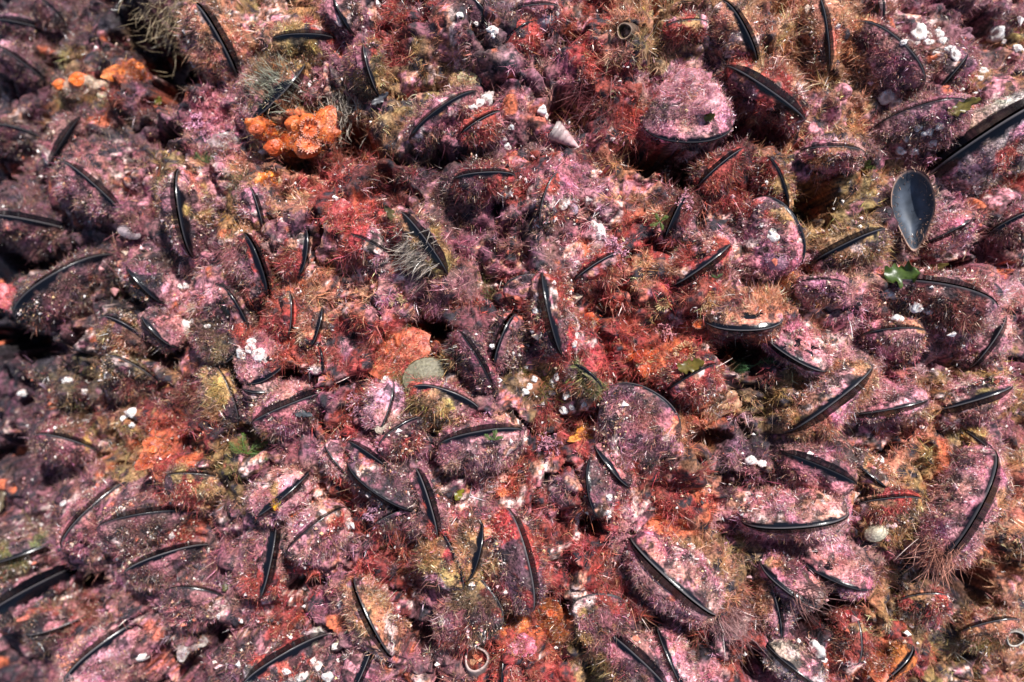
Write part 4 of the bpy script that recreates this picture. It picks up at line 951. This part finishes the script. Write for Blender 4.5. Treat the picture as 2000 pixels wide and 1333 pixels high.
# ------------------------------------------------------------------ threads of algae on the shells and between them
GR_P = []
for k, (root, P, N, area, kk, c, dist, kdef, u, Z) in enumerate(FUZZ):
    if len(P) < 20: continue
    r = np.random.default_rng(5000 + k)
    A = area.sum()
    n = int(min(2300, 1400 * A / .002))
    dens = {'K': .12, 'D': .2, 'm': .75, 'W': .45}.get(KIND[kdef], 1.0)
    n = int(n * dens)
    if n < 8: continue
    i = r.choice(len(P), n, p=area / A)
    Pn = P[i] + r.normal(size=(n, 3)) * .0004
    L = FLEN[kk[i]] * r.uniform(.4, .95, n) * (.35 + .65 * sstep(0, .25, dist[i]))
    V, F, C = tufts(Pn, N[i], mixed(Pn, kk[i], c[i] * 1.25, r), L, r, 7, lean=-.15 * Z[None])
    V = V - np.array(root.location)
    o = tag(obj('algae_fuzz', mesh_np('algae_fuzz', V, F, C, None, False), M_TURF, root), kind='stuff')
    GR_P.append(Pn + N[i] * L[:, None] * .9)
BANDP = np.concatenate([np.stack([(1 - q) ** 2 * p['A0'] + 2 * q * (1 - q) * (2 * p['Am'] - .5 * p['A0'] - .5 * p['A1']) + q * q * p['A1'] for q in np.linspace(.05, .95, 12)]) for p in POSE])
def bandd(P):
    """distance from the nearest dark shell margin, seen in plan"""
    h = {}
    for b in BANDP: h.setdefault((int(b[0] // .012), int(b[1] // .012)), []).append(b[:2])
    out = np.full(len(P), .05); ci = np.floor(P[:, :2] / .012).astype(int)
    key = ci[:, 0] * 1000 + ci[:, 1]; order = np.argsort(key, kind='stable'); ks, st = np.unique(key[order], return_index=True)
    for k, a0, a1 in zip(ks, st, list(st[1:]) + [len(P)]):
        i = order[a0:a1]; cx, cy = ci[i[0]]
        c = [b for dx in (-1, 0, 1) for dy in (-1, 0, 1) for b in h.get((cx + dx, cy + dy), ())]
        if c: out[i] = np.min(np.hypot(P[i, None, 0] - np.array(c)[None, :, 0], P[i, None, 1] - np.array(c)[None, :, 1]), 1)
    return out
def turf(name, label, kinds, n, seed, per=8, wid=.00029, lenf=1.0, tip=1.25):
    r = np.random.default_rng(seed)
    x = r.uniform(-.50, .50, n * 6); y = r.uniform(-.36, .36, n * 6)
    P = np.stack([x, y, gz(x, y)], 1)
    k = cover(P, 75, 3)
    ok = np.isin(k, [KIND.index(c) for c in kinds])
    clump = fbm(P, .0085, 2, seed + 1)
    ok &= clump + r.normal(size=len(P)) * .3 > .1
    ok &= crusty(P) < .55 + .2 * r.normal(size=len(P))
    px, py = to_px(P)
    for cx, cy, rx, ry, d in HOLES + CLEAR: ok &= (np.hypot((px - cx) / rx, (py - cy) / ry) > .8) | (r.random(len(P)) < .25 * (d > 0))
    og = orange(P); ok &= og < .35 + .8 * r.random(len(P))
    ok &= (bandd(P) > .0030) | (r.random(len(P)) < .25)
    P, k = P[ok][:n], k[ok][:n]; clump = clump[ok][:n]
    e = .002
    N = nrm(np.stack([-(gz(P[:, 0] + e, P[:, 1]) - gz(P[:, 0] - e, P[:, 1])) / (2 * e),
                      -(gz(P[:, 0], P[:, 1] + e) - gz(P[:, 0], P[:, 1] - e)) / (2 * e), np.ones(len(P))], 1))
    C = mixed(P, k, mottled(P, k, s=1.2), r)
    L = FLEN[k] * lenf * r.uniform(.5, 1.3, len(P)) * (.8 + .7 * np.clip(clump, -.5, 1))
    V, F, Cc = tufts(P, N, C, L, r, per, wid, .6, tip=tip)
    o = obj(name, mesh_np(name, V, F, Cc, None, False), M_TURF)
    tag(o, label, 'algae', kind='stuff')
    GR_P.append(P + N * L[:, None] * .85)
turf('red_turf', 'crimson and dark red threadlike algae carpeting the bed between the mussels', 'RrO', 34000, 901)
turf('coralline_turf', 'short pink and whitish coralline fuzz carpeting the bed', 'PWT', 34000, 902, 8, .00034, 1.0, 1.35)
turf('mauve_turf', 'dull mauve fuzzy algae carpeting the bed between the shells', 'MmD', 30000, 903)
turf('tan_turf', 'tan and olive threadlike algae carpeting the bed', 'BbG', 22000, 904, 8, .00027)
# pale grains and shell grit caught in the turf
r = np.random.default_rng(77)
G = np.concatenate(GR_P); G = G[fbm(G, .025, 2, 95) + .8 * fbm(G, .006, 2, 96) > .12]; G = G[r.choice(len(G), min(42000, len(G)), replace=False)]
n = len(G); sz = .00019 * np.exp(r.normal(size=n) * .65)
oc = np.array([[1, 0, 0], [-1, 0, 0], [0, 1, 0], [0, -1, 0], [0, 0, 1], [0, 0, -1.0]])
V = (G[:, None, :] + oc[None] * sz[:, None, None] * r.uniform(.6, 1.5, (n, 6, 1)) ).reshape(-1, 3)
tri = np.array([[0, 2, 4], [2, 1, 4], [1, 3, 4], [3, 0, 4], [2, 0, 5], [1, 2, 5], [3, 1, 5], [0, 3, 5]])
F = (np.arange(n)[:, None, None] * 6 + tri[None]).reshape(-1, 3)
gcol = np.array([[.80, .52, .26], [.8, .7, .58], [.62, .34, .22], [.5, .38, .26]])[r.integers(0, 4, n)]
o = obj('sand_grains', mesh_np('sand_grains', V, [F], np.repeat(gcol, 6, 0), None, False), M_GRAIN)
tag(o, 'pale golden sand grains and shell grit caught in the turf', 'sand', kind='stuff')

# white flakes: broken shell and bits of dead crust lying on the growth
m = 12000
G2 = G[r.choice(len(G), 30000)]; G2 = G2[fbm(G2, .03, 2, 97) + .5 * fbm(G2, .01, 2, 99) > -.05][:m] - np.array([0, 0, .0012])
n = len(G2); sz = .00060 * np.exp(r.normal(size=n) * .6)
V = (G2[:, None, :] + oc[None] * sz[:, None, None] * r.uniform(.4, 1.5, (n, 6, 1)) + r.normal(size=(n, 6, 3)) * sz[:, None, None] * .25).reshape(-1, 3)
F = (np.arange(n)[:, None, None] * 6 + tri[None]).reshape(-1, 3)
gcol = np.array([[.82, .74, .70], [.70, .44, .46], [.74, .54, .40], [.56, .26, .26], [.02, .018, .025], [.05, .03, .04], [.6, .16, .1], [.84, .78, .74], [.80, .66, .62]])[r.integers(0, 9, n)]
o = obj('shell_grit', mesh_np('shell_grit', V, [F], np.repeat(gcol, 6, 0), None, False), M_WHITE)
tag(o, 'whitish and pink flakes of broken shell lying on the turf', 'shell grit', kind='stuff')
